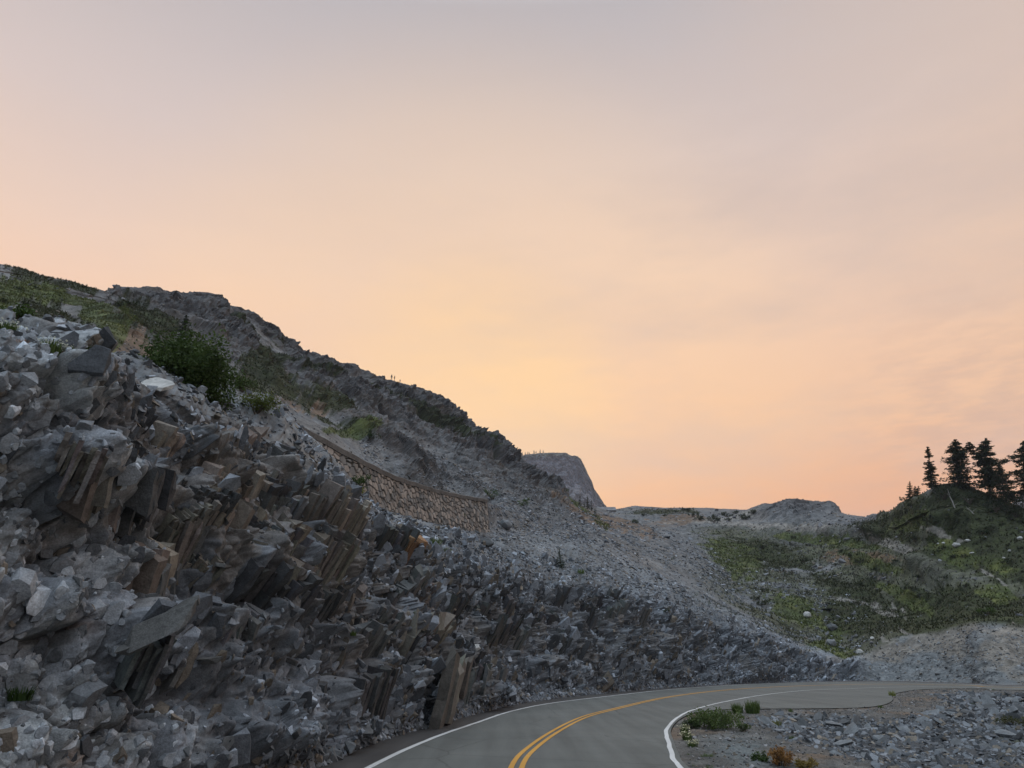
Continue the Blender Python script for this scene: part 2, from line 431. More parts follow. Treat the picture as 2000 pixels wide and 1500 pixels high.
# ------------------------------------------------------------------ terrain sheet: profile lines (pixel x, pixel y, horizontal range)
L1 = [(0, 690), (130, 702), (270, 748), (400, 800), (480, 818), (560, 862), (640, 930), (700, 982), (760, 1024), (830, 1056), (870, 1068), (950, 1100), (1050, 1128), (1130, 1138), (1250, 1160), (1330, 1185), (1400, 1215), (1480, 1245), (1560, 1268), (1640, 1300), (1700, 1290), (1760, 1262), (1830, 1252), (1900, 1235), (1960, 1235), (2000, 1245)]
L2 = [(0, 668, 16.5), (100, 686, 18), (200, 700, 20.5), (300, 738, 23.5), (400, 778, 27), (480, 800, 30), (560, 836, 32.5), (620, 890, 34.5), (690, 962, 38), (760, 1004, 44), (850, 1022, 54), (950, 1032, 65), (1050, 1037, 77), (1150, 1048, 90), (1250, 1095, 95), (1350, 1140, 97), (1450, 1195, 97), (1550, 1245, 94), (1650, 1285, 90), (1750, 1235, 92), (1830, 1225, 92), (1900, 1207, 92), (2000, 1215, 90)]
L3 = [(0, 640, 25), (100, 645, 28), (200, 672, 29.5), (300, 722, 30.5), (400, 762, 31.5), (480, 786, 32.5), (560, 820, 33.6), (640, 867, 36.4), (700, 900, 39.6), (760, 930, 45.2), (850, 960, 55.2), (950, 981, 66.3), (1050, 1012, 88), (1150, 1028, 108), (1250, 1060, 122), (1350, 1100, 126), (1450, 1160, 122), (1550, 1213, 115), (1650, 1252, 106), (1750, 1214, 104), (1850, 1198, 104), (1900, 1190, 104), (2000, 1192, 102)]
L4 = [(0, 585, 45), (100, 605, 50), (200, 625, 56), (300, 652, 66), (400, 692, 80), (480, 730, 86), (560, 770, 88), (640, 812, 88), (700, 850, 92), (760, 880, 97), (850, 915, 112), (950, 942, 132), (1050, 985, 152), (1100, 1002, 165), (1200, 1022, 180), (1300, 1045, 185), (1400, 1085, 172), (1500, 1130, 156), (1600, 1165, 145), (1700, 1182, 136), (1800, 1178, 128), (1900, 1165, 122), (2000, 1160, 118)]
L5 = [(0, 547, 65), (100, 570, 70), (200, 596, 80), (300, 612, 110), (400, 640, 130), (480, 680, 140), (560, 730, 146), (640, 765, 152), (700, 795, 158), (760, 825, 164), (850, 855, 175), (950, 900, 190), (1050, 962, 208), (1100, 988, 216), (1200, 1009, 225), (1300, 1020, 228), (1400, 1043, 216), (1500, 1065, 200), (1600, 1075, 185), (1700, 1088, 162), (1800, 1070, 146), (1900, 1055, 140), (2000, 1055, 136)]
L6 = [(0, 515, 80), (40, 525, 84), (100, 545, 88), (150, 555, 92), (205, 578, 98), (222, 568, 150), (290, 573, 160), (350, 584, 165), (400, 581, 170), (430, 596, 175), (480, 615, 182), (520, 640, 188), (560, 671, 192), (585, 691, 195), (640, 706, 202), (665, 720, 206), (685, 714, 209), (705, 724, 212), (740, 743, 220), (780, 753, 226), (850, 772, 232), (880, 795, 236), (905, 822, 238), (930, 842, 240), (960, 850, 244), (990, 875, 250), (1020, 890, 255), (1050, 920, 260), (1080, 955, 265), (1100, 972, 268), (1150, 993, 275), (1190, 997, 278), (1240, 988, 280), (1300, 992, 280), (1380, 992, 275), (1460, 998, 262), (1490, 986, 255), (1560, 980, 245), (1620, 983, 236), (1640, 1003, 225), (1690, 1010, 205), (1740, 1002, 170), (1780, 970, 155), (1830, 950, 152), (1870, 945, 152), (1900, 958, 152), (1940, 972, 152), (2000, 992, 152)]


def line_at(Ln, az):
    a = np.array([q[:2] for q in Ln], float); A, te = ray(a[:, 0], a[:, 1])
    o = np.argsort(A)
    t = np.interp(az, A[o], te[o])
    r = np.interp(az, A[o], np.array([q[2] for q in Ln], float)[o]) if len(Ln[0]) > 2 else None
    return t, r


NC_IN = 1500
az = np.concatenate([np.linspace(R(-78), R(-41), 70, endpoint=False), np.linspace(R(-41), R(39.5), NC_IN), np.linspace(R(39.5), R(78), 71)[1:]])
nc = len(az)
# toe range as a function of azimuth
Taz = np.arctan2(T_W[:, 0], T_W[:, 1]); Tr = np.hypot(T_W[:, 0], T_W[:, 1])
mT = T_W[:, 1] > -8
o = np.argsort(Taz[mT]); r0 = np.interp(az, Taz[mT][o], Tr[mT][o])
r0 = np.convolve(np.pad(r0, 6, 'edge'), np.ones(13) / 13, 'valid')
z0 = np.full(nc, -.03)
pxc = project(np.stack([np.sin(az) * 40, np.cos(az) * 40, np.full(nc, 12.)], 1))[0]   # rough pixel column
t1, _ = line_at(L1, az)
off1 = np.interp(pxc, [-400, 0, 200, 400, 640, 800, 1000, 1300, 1500, 1640, 1750, 2000], [3.0, 3.0, 3.2, 3.6, 4.2, 5, 5.4, 5.2, 4.2, 3.5, 8, 10])
r1 = r0 + off1; z1 = CAM_H + t1 * r1
def ln(Ln):
    t, r = line_at(Ln, az); return r, CAM_H + t * r
r2, z2 = ln(L2); r3, z3 = ln(L3); r4, z4 = ln(L4); r5, z5 = ln(L5); r6, z6 = ln(L6)
r2 = np.maximum(r2, r1 + 1.5); r3 = np.maximum(r3, r2 + .8); r4 = np.maximum(r4, r3 + 8); r5 = np.maximum(r5, r4 + 4); r6 = np.maximum(r6, r5 + 4)
wall_w = sst(530, 570, pxc) * (1 - sst(950, 990, pxc))
r3b = r3 + 4.0
z3b = z3 + wall_w * .15 + (1 - wall_w) * 4 * (z4 - z3) / (r4 - r3)
r7 = r6 * 1.22; z7 = z6 - .22 * r6 * .25
r8 = r6 * 1.9; z8 = z6 - .9 * r6 * .35
KR = np.stack([r0, r1, r2, r3, r3b, r4, r5, r6, r7, r8]); KZ = np.stack([z0, z1, z2, z3, z3b, z4, z5, z6, z7, z8])
H_ = np.diff(KR, axis=0); D_ = np.diff(KZ, axis=0) / H_
Mk = np.zeros_like(KR); Mk[0] = D_[0]; Mk[-1] = D_[-1]
for k in range(1, len(KR) - 1):
    s = D_[k - 1] * D_[k] > 0
    w1 = 2 * H_[k] + H_[k - 1]; w2 = H_[k] + 2 * H_[k - 1]
    Mk[k] = np.where(s, (w1 + w2) / (w1 / np.where(s, D_[k - 1], 1) + w2 / np.where(s, D_[k], 1)), 0)
Mk[7] = (z6 - CAM_H) / r6
Mk[0] = D_[0] * .75
seg_n = [430, 60, 26, 14, 110, 120, 150, 20, 16]
rows_r, rows_z, seg_of = [], [], []
for k, n in enumerate(seg_n):
    t = np.linspace(0, 1, n, endpoint=False)[:, None]
    h00 = 2 * t ** 3 - 3 * t ** 2 + 1; h10 = t ** 3 - 2 * t ** 2 + t; h01 = -2 * t ** 3 + 3 * t ** 2; h11 = t ** 3 - t ** 2
    rows_r.append(KR[k] + t * H_[k]); rows_z.append(h00 * KZ[k] + h10 * H_[k] * Mk[k] + h01 * KZ[k + 1] + h11 * H_[k] * Mk[k + 1])
    seg_of += [k + v for v in t[:, 0]]
rows_r.append(KR[-1:]); rows_z.append(KZ[-1:]); seg_of.append(9.0)
RR = np.vstack(rows_r); ZZ = np.vstack(rows_z); SEG = np.array(seg_of); nr = len(SEG)
BASE = np.stack([np.sin(az)[None] * RR, np.cos(az)[None] * RR, ZZ], -1)
gu = np.gradient(BASE, axis=1); gvv = np.gradient(BASE, axis=0)
NB = np.cross(gu, gvv); NB /= np.linalg.norm(NB, axis=-1, keepdims=True) + 1e-12
# soften the normals so that displaced sheets do not fold
for _ in range(6):
    NB[1:-1] = .25 * NB[:-2] + .5 * NB[1:-1] + .25 * NB[2:]
    NB[:, 1:-1] = .25 * NB[:, :-2] + .5 * NB[:, 1:-1] + .25 * NB[:, 2:]
NB /= np.linalg.norm(NB, axis=-1, keepdims=True) + 1e-12
PX, PY = project(BASE)
SG = np.repeat(SEG[:, None], nc, 1)

# strata frame: long axis up to the right, broad faces turned to the road
e_l = np.array([.50, -.02, .88]); e_l /= np.linalg.norm(e_l)
e_n = np.array([.62, -.74, -.12]); e_n -= e_n.dot(e_l) * e_l; e_n /= np.linalg.norm(e_n)
e_w = np.cross(e_l, e_n)
FR = np.stack([e_l, e_w, e_n])


def blob(px, py, cx_, cy_, rx, ry, ang=0):
    a = R(ang); u = (px - cx_) * math.cos(a) + (py - cy_) * math.sin(a); v = -(px - cx_) * math.sin(a) + (py - cy_) * math.cos(a)
    return np.exp(-((u / rx) ** 2 + (v / ry) ** 2) * .9)


# ---- displacement of the cut (rows of segment 0, fading into the bench)
icut = SG < 1.9
P = BASE[icut].astype(np.float32); N = NB[icut]; px, py = PX[icut], PY[icut]; sg = SG[icut]; rr = RR[icut]
warp = np.stack([fbm(P * .45, 3, 31), fbm(P * .45, 3, 41), fbm(P * .45, 3, 51)], 1)
massive = np.clip(1 - sst(150, 330, px + 60 * warp[:, 0] - .22 * (py - 1000)), 0, 1)
slabby = (1 - massive) * np.clip(blob(px, py, 560, 1000, 330, 190, 25) * 1.6 + blob(px, py, 1240, 1240, 120, 60) * .8 + blob(px, py, 880, 1330, 90, 80), 0, 1)
frac = np.clip(1 - massive - slabby, 0, 1)
q = (P + warp * .22) @ FR.T
f1, f2, i1, o1 = voronoi(q / np.array([2.6, 1.0, .55]), 3)
blk_ = lambda h_, o_, a_, b_, A_, T_, w_: ((hf(h_, 1) - .5) * A_ + (o_ * np.stack([hf(h_, 2) - .5, hf(h_, 6) - .5, hf(h_, 7) - .5], 1)).sum(1) * T_ + A_ * .25) * sst(0, w_, b_ - a_) - A_ * .25
d_big = blk_(i1, o1, f1, f2, .95, .6, .10)
g1, g2, i2, o2 = voronoi(q / np.array([.75, .30, .17]), 5)
d_small = blk_(i2, o2, g1, g2, .30, .30, .14) * (1 - .75 * sst(20, 40, rr))
qi = (P + warp * .3)
h1, h2, i3, o3 = voronoi(qi @ FR.T / np.array([1.25, .85, .75]), 8)
d_mass = blk_(i3, o3, h1, h2, .85, 1.5, .07) - .30 * np.exp(-((h2 - h1) / .05) ** 2) * (hf(i3, 21) > .35)
# broken ledges: going up, the face leans out over a height and then falls back to a flat ledge
up_ = np.array([.12, .10, 1.0]); vv_ = P @ up_
_a, _b, ib, _o = voronoi(np.stack([(P[:, 0] + P[:, 1] * .5) / 3.6, (P[:, 1] - P[:, 0] * .3) / 3.6, vv_ / 5.0], 1), 15)
_a, _b, ic, _o = voronoi(np.stack([(P[:, 0] + P[:, 1] * .5) / 1.1, (P[:, 1] - P[:, 0] * .3) / 1.1, vv_ / 1.5], 1), 17)
def saw(v, st, drop=.22):
    t = v / st; t = t - np.floor(t); return np.where(t < 1 - drop, t / (1 - drop), (1 - t) / drop) - .5
s_big = saw(vv_ + hf(ib, 1) * 1.6 + warp[:, 0] * .8, 1.75) * (.75 + .5 * hf(ib, 2))
s_small = saw(vv_ + hf(ic, 1) * .6 + warp[:, 1] * .3, .52) * (.6 + .8 * hf(ic, 2))
ql = (P + warp * .25) @ np.stack([e_l, e_w]).T
e1_, e2_, ie, _o = voronoi(np.stack([ql[:, 0] / 1.0, ql[:, 1] / .42, np.full(len(P), .5)], 1), 25)
joint = -np.exp(-((e2_ - e1_) / .05) ** 2) * .10
rg1 = fbm(P * .9, 4, 27, ridged=True)
lump = (1 - np.minimum(h1, 1) ** 2) * .55 + rg1 * .22
k1, k2, i4, o4 = voronoi(qi @ FR.T / np.array([.42, .26, .2]), 9)
d_ms = blk_(i4, o4, k1, k2, .26, .5, .10)
m1, m2, i5, o5 = voronoi(q / np.array([.8, .42, .28]), 12)
d_fr = blk_(i5, o5, m1, m2, .36, .5, .15)
butt = fbm(P * np.array([.16, .16, .10]), 4, 60) * 1.3 + fbm(P * .7, 4, 66) * .5
disp = butt + massive * (d_mass * .40 + lump * 1.0 + d_ms * .5 + s_big * .3 + fbm(P * 2.4, 5, 70, .55, True) * .10 - .22 * np.exp(-((h2 - h1) / .05) ** 2)) + (1 - massive) * (s_big * .55 + s_small * .15 + joint * .6 + d_fr * .32 + d_small * .22 + d_big * .28 + fbm(P * 2.2, 5, 75, .55) * .09)
disp += -1.0 * blob(px, py, 278, 1335, 55, 75) - .8 * blob(px, py, 330, 1215, 30, 30) - .5 * blob(px, py, 345, 1350, 40, 40) + .7 * blob(px, py, 180, 1230, 120, 50, 25) - .5 * blob(px, py, 130, 870, 40, 20) + .5 * blob(px, py, 120, 930, 90, 50) - .8 * blob(px, py, 700, 1330, 60, 60) * sst(-.2, .3, warp[:, 1]) - .5 * blob(px, py, 560, 1340, 40, 40)
near_fade = np.clip(rr / 14, .55, 1.2)
fade = sst(0, .12, sg) * (1 - sst(.75, 1.0, sg) * .6) * (1 - sst(1.0, 1.9, sg) * .6)
fade *= 1 - .5 * sst(.7, 1.0, sg) * np.repeat(wall_w[None], nr, 0)[icut]
bankw = sst(1640, 1720, px)
disp *= fade * near_fade * (1 - .75 * bankw)
disp += bankw * fade * fbm(P * 1.2, 4, 80) * .15
dg = disp.reshape(-1, nc)
for _ in range(1):
    dg[1:-1] = .25 * dg[:-2] + .5 * dg[1:-1] + .25 * dg[2:]; dg[:, 1:-1] = .25 * dg[:, :-2] + .5 * dg[:, 1:-1] + .25 * dg[:, 2:]
disp = dg.ravel()
FIN = BASE.copy(); FIN[icut] += N * disp[:, None]
# colours of the cut
blue = np.array([.14, .152, .170]); pale = np.array([.33, .35, .36]); brown = np.array([.185, .158, .130]); dark = np.array([.05, .052, .054]); tan = np.array([.30, .27, .24]); rust = np.array([.27, .15, .075])
val = .55 + .9 * (massive * (hf(i3, 9) * .5 + hf(i4, 9) * .5) + slabby * (hf(ic, 9) * .55 + hf(i2, 9) * .45) + frac * (hf(ie, 9) * .6 + hf(i5, 9) * .4))
CB = blue[None] * val[:, None]
CB = CB * (1 + .55 * massive[:, None])
pm = massive * sst(-.1, .4, fbm(P * .8, 3, 90) + .15) ; CB = CB * (1 - .75 * pm[:, None]) + pale * .75 * pm[:, None] * (val[:, None] * .8 + .2)
lk = massive * sst(.05, .35, fbm(P * 2.6 + 9, 4, 95)) * .6; CB = CB * (1 - lk[:, None]) + np.array([.075, .072, .066]) * lk[:, None]
om = massive * sst(.25, .6, fbm(P * .9 + 5, 4, 93)) * .5; CB = CB * (1 - om[:, None]) + tan * om[:, None] * .8
bm_ = np.clip(slabby * (hf(ic, 11) > .45) * .45 + frac * (hf(i1, 11) > .8) * .4, 0, .95)
CB = CB * (1 - bm_[:, None]) + brown * bm_[:, None] * (.65 + .6 * hf(ic, 13))[:, None]
rs = blob(px, py, 790, 1060, 14, 28, 20) + blob(px, py, 840, 1165, 25, 60, 20) * .4 + blob(px, py, 120, 1470, 40, 30) * .6 + .5 * blob(px, py, 110, 1230, 30, 20)
rs = np.clip(rs, 0, 1) * sst(-.2, .3, fbm(P * 2, 3, 97)); CB = CB * (1 - rs[:, None]) + rust * rs[:, None]
dk = np.clip(frac * sst(.1, .55, fbm(P * .5, 3, 99)) * .55, 0, .6); CB = CB * (1 - dk[:, None]) + dark * dk[:, None]
gry = sst(.75, 1.25, sg) * (1 - bankw) * (px < 1500); CB = CB * (1 - .6 * gry[:, None]) + np.array([.14, .15, .155]) * .6 * gry[:, None]
bt = bankw[:, None] * (1 - sst(.1, .55, np.clip(fbm(P * .25, 3, 101) + .35 - .5 * sst(.3, 1, sg) + .25, 0, 1)))[:, None]
CB = CB * (1 - bankw[:, None] * .9) + bankw[:, None] * .9 * (np.array([.155, .165, .17]) * (1 - bt) + np.array([.20, .18, .155]) * bt) * (.75 + .4 * hf(i5, 9)[:, None])
COLR = np.zeros(BASE.shape, np.float32); COLR[icut] = CB

# ---- displacement of the hillside
ih = SG >= 1.25
P = BASE[ih].astype(np.float32); N = NB[ih]; px, py = PX[ih], PY[ih]; sg = SG[ih]; rr = RR[ih]
sc = np.clip(rr / 120, .25, 1.6)
wr = np.stack([fbm(P * .06, 3, 131), fbm(P * .06, 3, 141), fbm(P * .06, 3, 151)], 1)
# where bare rock ribs stand out
rock = np.clip(1.25 * blob(px, py, 420, 620, 260, 60, 22) + 1.1 * blob(px, py, 620, 740, 200, 50, 28) + 1.2 * blob(px, py, 900, 850, 170, 50, 38) + blob(px, py, 200, 650, 110, 45, 30) + 1.3 * blob(px, py, 780, 905, 170, 22, 28) + .8 * blob(px, py, 1050, 950, 80, 30, 40) + blob(px, py, 1560, 992, 90, 16) + .3 * blob(px, py, 1490, 1072, 45, 22) + .6 * blob(px, py, 1850, 1010, 60, 25) + .35 * blob(px, py, 1830, 1120, 90, 22, 20) + .7 * blob(px, py, 1600, 1058, 70, 10) + .7 * blob(px, py, 1840, 1175, 60, 10, 12), 0, 1)
rock *= sst(-.35, .15, fbm(P * .05, 3, 161) + .1)
qh = (P + wr * 2.0) @ FR.T
rib = fbm(qh / np.array([14., 3.2, 3.2]), 4, 170, ridged=True)
v1, v2, j1, p1 = voronoi(qh / np.array([6.0, 2.4, 2.0]), 173)
blk = (hf(j1, 1) - .5) * 1.5 + (p1 * np.stack([hf(j1, 2) - .5, hf(j1, 6) - .5, hf(j1, 7) - .5], 1)).sum(1) * 1.6
v3, v4, j2, p2 = voronoi(qh / np.array([1.9, .8, .7]), 179)
blk2 = (hf(j2, 1) - .5) * .55 + (p2 * np.stack([hf(j2, 2) - .5, hf(j2, 6) - .5, hf(j2, 7) - .5], 1)).sum(1) * .7
und = fbm(P * np.array([.022, .022, .03]), 4, 181) * 2.2
rough = fbm(P * .35, 4, 190) * .35
edge = 1 - sst(6.35, 6.9, sg) * .74
inr = sst(1.25, 2.2, sg)
disp = sc * (und * (1 - rock) * .8 * (1 - .7 * (sg > 6.5)) + rock * (rib * .8 + 2.4 * fbm((P + wr * 1.5) * np.array([.10, .10, .028]), 3, 195, ridged=True) + blk * .9 + blk2 * .8 - .55) + (1 - rock) * (rough + .12 * blk2)) * edge * inr
disp -= 2.2 * blob(px, py, 1035, 910, 60, 26)
disp += 1.6 * blob(px, py, 1830, 1106, 130, 36, 12) - .8 * blob(px, py, 1690, 1178, 130, 22, 6) + 1.8 * blob(px, py, 1650, 1042, 90, 12) - 2.0 * blob(px, py, 1590, 1055, 90, 12) + 2.0 * blob(px, py, 1560, 1130, 110, 20, 12) - 1.6 * blob(px, py, 1440, 1130, 60, 20, 35) + 1.2 * fbm(P * .09, 3, 198) * sst(1380, 1480, px) * sst(2.0, 4.0, sg)
disp *= 1 - .92 * np.repeat(wall_w[None], nr, 0)[ih] * (sg < 4.2)
N2 = N.copy(); N2[:, 2] = N2[:, 2] * .7; 
FIN[ih] += N2 * disp[:, None]
# ground cover masks
def cover(spec, seed, thr=.18, sp=.12):
    m = np.zeros(len(px))
    for b in spec: m = np.maximum(m, blob(px, py, *b[:5]) * (b[5] if len(b) > 5 else 1))
    nzv = fbm(P / np.clip(rr / 70, .25, 2.2)[:, None] * .45, 4, seed)
    n2_ = fbm(P / np.clip(rr / 70, .25, 2.2)[:, None] * 2.2, 3, seed + 5)
    return sst(thr - sp, thr + sp, m - .42 + .42 * nzv + .30 * n2_)
grass = cover([(60, 565, 80, 22, 20), (150, 600, 90, 12, 32, 1.1), (20, 580, 40, 40, 0), (190, 640, 60, 22, 30), (250, 640, 60, 20, 30), (690, 848, 70, 10, 10), (850, 1066, 38, 12, 40, 1.3), (930, 1098, 60, 10, 30), (1020, 1118, 80, 12, 25), (1090, 1105, 40, 15), (1350, 1175, 60, 18, 20), (1430, 1090, 90, 38, 35, .9), (1560, 1190, 90, 26, 25), (1550, 1048, 60, 8, 0, 1.2), (1640, 1060, 90, 9, 8, 1.3), (1740, 1110, 60, 10, 20, 1.1), (1700, 1100, 90, 12, 20, 1.1), (1760, 1160, 70, 12, 25, 1.3), (1620, 1270, 60, 24, 10, 1.1), (1780, 1022, 50, 22, -20), (1900, 1090, 140, 28, 12, .9), (1130, 1000, 60, 6, 25), (880, 985, 40, 5, 20), (1950, 1160, 60, 18, 10, 1)], 201)
heath = cover([(430, 640, 120, 9, 25), (560, 715, 90, 9, 28), (700, 775, 90, 9, 25), (860, 850, 60, 8, 38), (660, 830, 70, 8, 22), (100, 620, 90, 30, 25, 1.1), (160, 575, 60, 14, 22, 1.0), (60, 560, 120, 45, 20), (290, 640, 110, 30, 25, 1.05), (340, 690, 70, 40, 20), (500, 730, 50, 70, 20, 1.1), (560, 770, 60, 18, 30), (820, 828, 90, 13, 28, 1.1), (640, 800, 80, 12, 28), (930, 870, 40, 10, 30), (1440, 1200, 70, 11, 38, 1.3), (1500, 1085, 110, 38, 15), (1650, 1150, 120, 40, 12, .9), (1780, 1205, 210, 36, 5, 1.5), (1930, 1195, 170, 40, 8, 1.5), (1900, 1010, 150, 52, 8, 1.5), (1960, 1080, 120, 60, 0, 1.3), (1780, 1010, 70, 30, -20, 1.1), (1850, 1095, 110, 16, 12), (1300, 1000, 90, 8, 0, .9), (1010, 1112, 60, 8, 30), (1720, 1040, 60, 25, 10)], 211)
rusty = cover([(260, 690, 70, 30, 30), (910, 1085, 60, 14, 25), (1180, 1020, 120, 14, 15), (1420, 1225, 70, 12, 25), (1330, 1018, 60, 10), (560, 780, 50, 15, 40), (1680, 1090, 70, 14), (620, 800, 30, 20, 45)], 221)
sand = cover([(1730, 1190, 34, 6, 12, 1.2), (1760, 1225, 34, 6, 35), (1500, 1030, 200, 8, 3, 1), (1680, 1175, 90, 8, 5, 1), (1750, 1068, 60, 12, 20, 1), (1830, 1040, 60, 12, 20, .9), (1930, 1120, 50, 5, 35, 1), (1850, 1245, 160, 10, 0, .9), (1440, 1010, 50, 10, -20)], 231)
gv_ = .7 + .6 * hf(j2, 9)
rockc = np.array([.074, .073, .076]); scree = np.array([.132, .137, .142])
CH = rockc[None] * (.6 + .8 * hf(j1, 9) * .5 + .8 * hf(j2, 9) * .5)[:, None]
scm = (1 - rock) * .85; CH = CH * (1 - scm[:, None]) + scree * scm[:, None] * gv_[:, None]
bw = rock * sst(.2, .6, fbm(P * .08, 3, 240)) * .5; CH = CH * (1 - bw[:, None]) + np.array([.115, .098, .08]) * bw[:, None]
brs = (1 - rock) * sst(-.1, .45, fbm(P * .09, 3, 245)) * .45 * (px < 1500); CH = CH * (1 - brs[:, None]) + np.array([.155, .138, .122]) * brs[:, None]
mead = sst(1330, 1480, px + 40 * fbm(P * .03, 3, 260)) * sst(-.45, .25, fbm(P * .06, 4, 262) + .35 * fbm(P * .5, 3, 263) + .34) * (1 - .8 * rock) * (sg > 1.05) * (1 - sst(6.0, 6.6, sg) * (px < 1720)) * sst(1005, 1040, py + 60 * (px > 1720)); mead = np.clip(mead, 0, 1) * .85
def lay(CH, m, c, k=1.0):
    m = (m * k)[:, None]; return CH * (1 - m) + np.asarray(c) * m * (.65 + .7 * hf(j2, 14))[:, None]
gn = fbm(P * .3, 3, 250)
CH = lay(CH, mead, (.058, .062, .030), .92)
CH = lay(CH, rusty, (.14, .09, .055), .75)
CH = lay(CH, heath, (.026, .032, .012), .94)
gcol = np.array([.062, .078, .024])[None] * (1 + .35 * gn)[:, None] + np.array([.03, .012, 0])[None] * np.clip(gn, 0, 1)[:, None]
gk = (grass * .88)[:, None]; CH = CH * (1 - gk) + gcol * gk * (.65 + .6 * hf(j2, 14))[:, None]
CH = lay(CH, sand, (.20, .188, .172), .8)
wv = sst(1.25, 1.9, sg)[:, None]
COLR[ih] = COLR[ih] * (1 - wv) + CH * wv
VEG = np.zeros(BASE.shape[:2], np.float32); VEG[ih] = np.maximum(np.maximum(grass, heath), mead * .7); GRS = np.zeros_like(VEG); GRS[ih] = grass
ROCKM = np.zeros_like(VEG); ROCKM[ih] = rock

# bedding-plane staining: faces that lie along the strata are brown
gu = np.gradient(FIN, axis=1); gvv = np.gradient(FIN, axis=0); NF = np.cross(gu, gvv); NF /= np.linalg.norm(NF, axis=-1, keepdims=True) + 1e-12
FPX, FPY = project(FIN)

kcut = int(np.sum(SEG < 1.0))
tag(mesh_np('cliff', FIN[:kcut + 1].reshape(-1, 3), grid_faces(kcut + 1, nc), M_ROCK, col=COLR[:kcut + 1].reshape(-1, 3)), 'fractured grey and brown slate road cut beside the road', kind='structure')
tag(mesh_np('hillside', FIN[kcut:].reshape(-1, 3), grid_faces(nr - kcut, nc), M_HILL, col=COLR[kcut:].reshape(-1, 3)), 'rocky heath covered mountain slope rising behind the road cut', kind='structure')

# nearest visible surface point for a pixel
inner = slice(60, nc - 60)
_fx = FPX[:, inner].ravel(); _fy = FPY[:, inner].ravel(); _fr = RR[:, inner].ravel(); _fi = np.arange(nr * nc).reshape(nr, nc)[:, inner].ravel(); _fs = SG[:, inner].ravel()


def at(px, py, tol=3.0, rmin=0, sgmin=-1):
    for k in range(6):
        m = (np.abs(_fx - px) < tol) & (np.abs(_fy - py) < tol) & (_fr > rmin) & (_fs > sgmin)
        if m.any():
            ii = np.flatnonzero(m); rmn = _fr[ii].min(); ii = ii[_fr[ii] < rmn * 1.03 + .1]
            b = ii[np.argmin((_fx[ii] - px) ** 2 + (_fy[ii] - py) ** 2)]
            idx = _fi[b]
            return Vector(FIN.reshape(-1, 3)[idx]), Vector(NF.reshape(-1, 3)[idx])
        tol *= 2
    raise RuntimeError('no surface at %s %s' % (px, py))


def wp(px, py, r):
    a, t = ray(px, py); return Vector((math.sin(a) * r, math.cos(a) * r, CAM_H + float(t) * r))


def mpp(p):                                    # metres per photo pixel at a point
    p = np.asarray(p); return (p[1] * CP + (p[2] - CAM_H) * SP) / F_PX

# ------------------------------------------------------------------ verge and stony fill slope inside the bend
def inside_d(x, y):
    """signed distance to the inner pavement edge, positive towards the hollow"""
    P2 = np.stack([x.ravel(), y.ravel()], 1); out = np.zeros(len(P2))
    Bs = B_W[::2]; tg = np.gradient(Bs, axis=0)
    for a in range(0, len(P2), 20000):
        d = P2[a:a + 20000, None] - Bs[None]; dd = (d ** 2).sum(-1); k = dd.argmin(1)
        dv = d[np.arange(len(k)), k]; cr = tg[k, 0] * dv[:, 1] - tg[k, 1] * dv[:, 0]
        out[a:a + 20000] = np.sqrt(dd.min(1)) * -np.sign(cr)
    return out.reshape(x.shape)


va = np.linspace(R(4), R(44), 620); vr = np.exp(np.linspace(math.log(9), math.log(85), 420))
VA, VR = np.meshgrid(va, vr)
vx, vy = np.sin(VA) * VR, np.cos(VA) * VR
vd_ = inside_d(vx, vy)


def verge_z(d, x, y):
    p3 = np.stack([x.ravel(), y.ravel(), np.zeros(x.size)], 1)
    n = fbm(p3 * .25, 3, 300).reshape(x.shape) * .45 * sst(1, 6, d)
    return np.where(d > 0, -.03 - .055 * np.minimum(d, 25) * sst(0, 6, d) + n * .5, -.10)


vz = verge_z(vd_, vx, vy)
p3 = np.stack([vx.ravel(), vy.ravel(), vz.ravel()], 1)
stony = sst(2.0, 4.5, vd_.ravel() + 1.2 * fbm(p3 * .3, 3, 310) - 3.5 * (1 - sst(18, 30, VR.ravel())) * (1 - sst(5.5, 9, vx.ravel())))
vz += np.where(vd_ > 0.3, (fbm(p3 * 2.5, 4, 320) * .07).reshape(vx.shape), 0)
n1 = fbm(p3 * .35, 3, 330); n2 = fbm(p3 * 1.4, 3, 335)
VC = np.array([.10, .097, .092])[None] * (1 + .35 * n2)[:, None]
rz = sst(.05, .45, n1)[:, None] * .6; VC = VC * (1 - rz) + np.array([.17, .115, .075]) * rz
vpx, vpy = project(p3)
bl = (blob(vpx, vpy, 1460, 1470, 70, 26, 10) * .7)[:, None]; VC = VC * (1 - bl) + np.array([.12, .15, .16]) * bl
VC = VC * (1 - stony[:, None]) + np.array([.06, .064, .068]) * stony[:, None]
vg = (np.clip(blob(vpx, vpy, 1990, 1435, 40, 40) + .6 * blob(vpx, vpy, 1870, 1400, 30, 10), 0, 1) * sst(-.2, .3, n2) * .8)[:, None]
VC = VC * (1 - vg) + np.array([.06, .065, .02]) * vg
keep = (np.minimum.reduce([vd_[:-1, :-1], vd_[1:, :-1], vd_[:-1, 1:], vd_[1:, 1:]]) > -.5) & (vd_[:-1, :-1] < 45)
verge = mesh_np('verge', np.stack([vx, vy, vz], -1).reshape(-1, 3), grid_faces(*vx.shape, keep=keep), M_GRAVEL, col=VC)
tag(verge, 'gravel verge and stony hollow inside the road bend', kind='structure')


def on_verge(px, py):
    z = -.2
    for _ in range(8):
        p = G(px, py, z); z = float(verge_z(inside_d(p[None, 0], p[None, 1]), p[None, 0], p[None, 1])[0])
    return Vector((p[0], p[1], z))


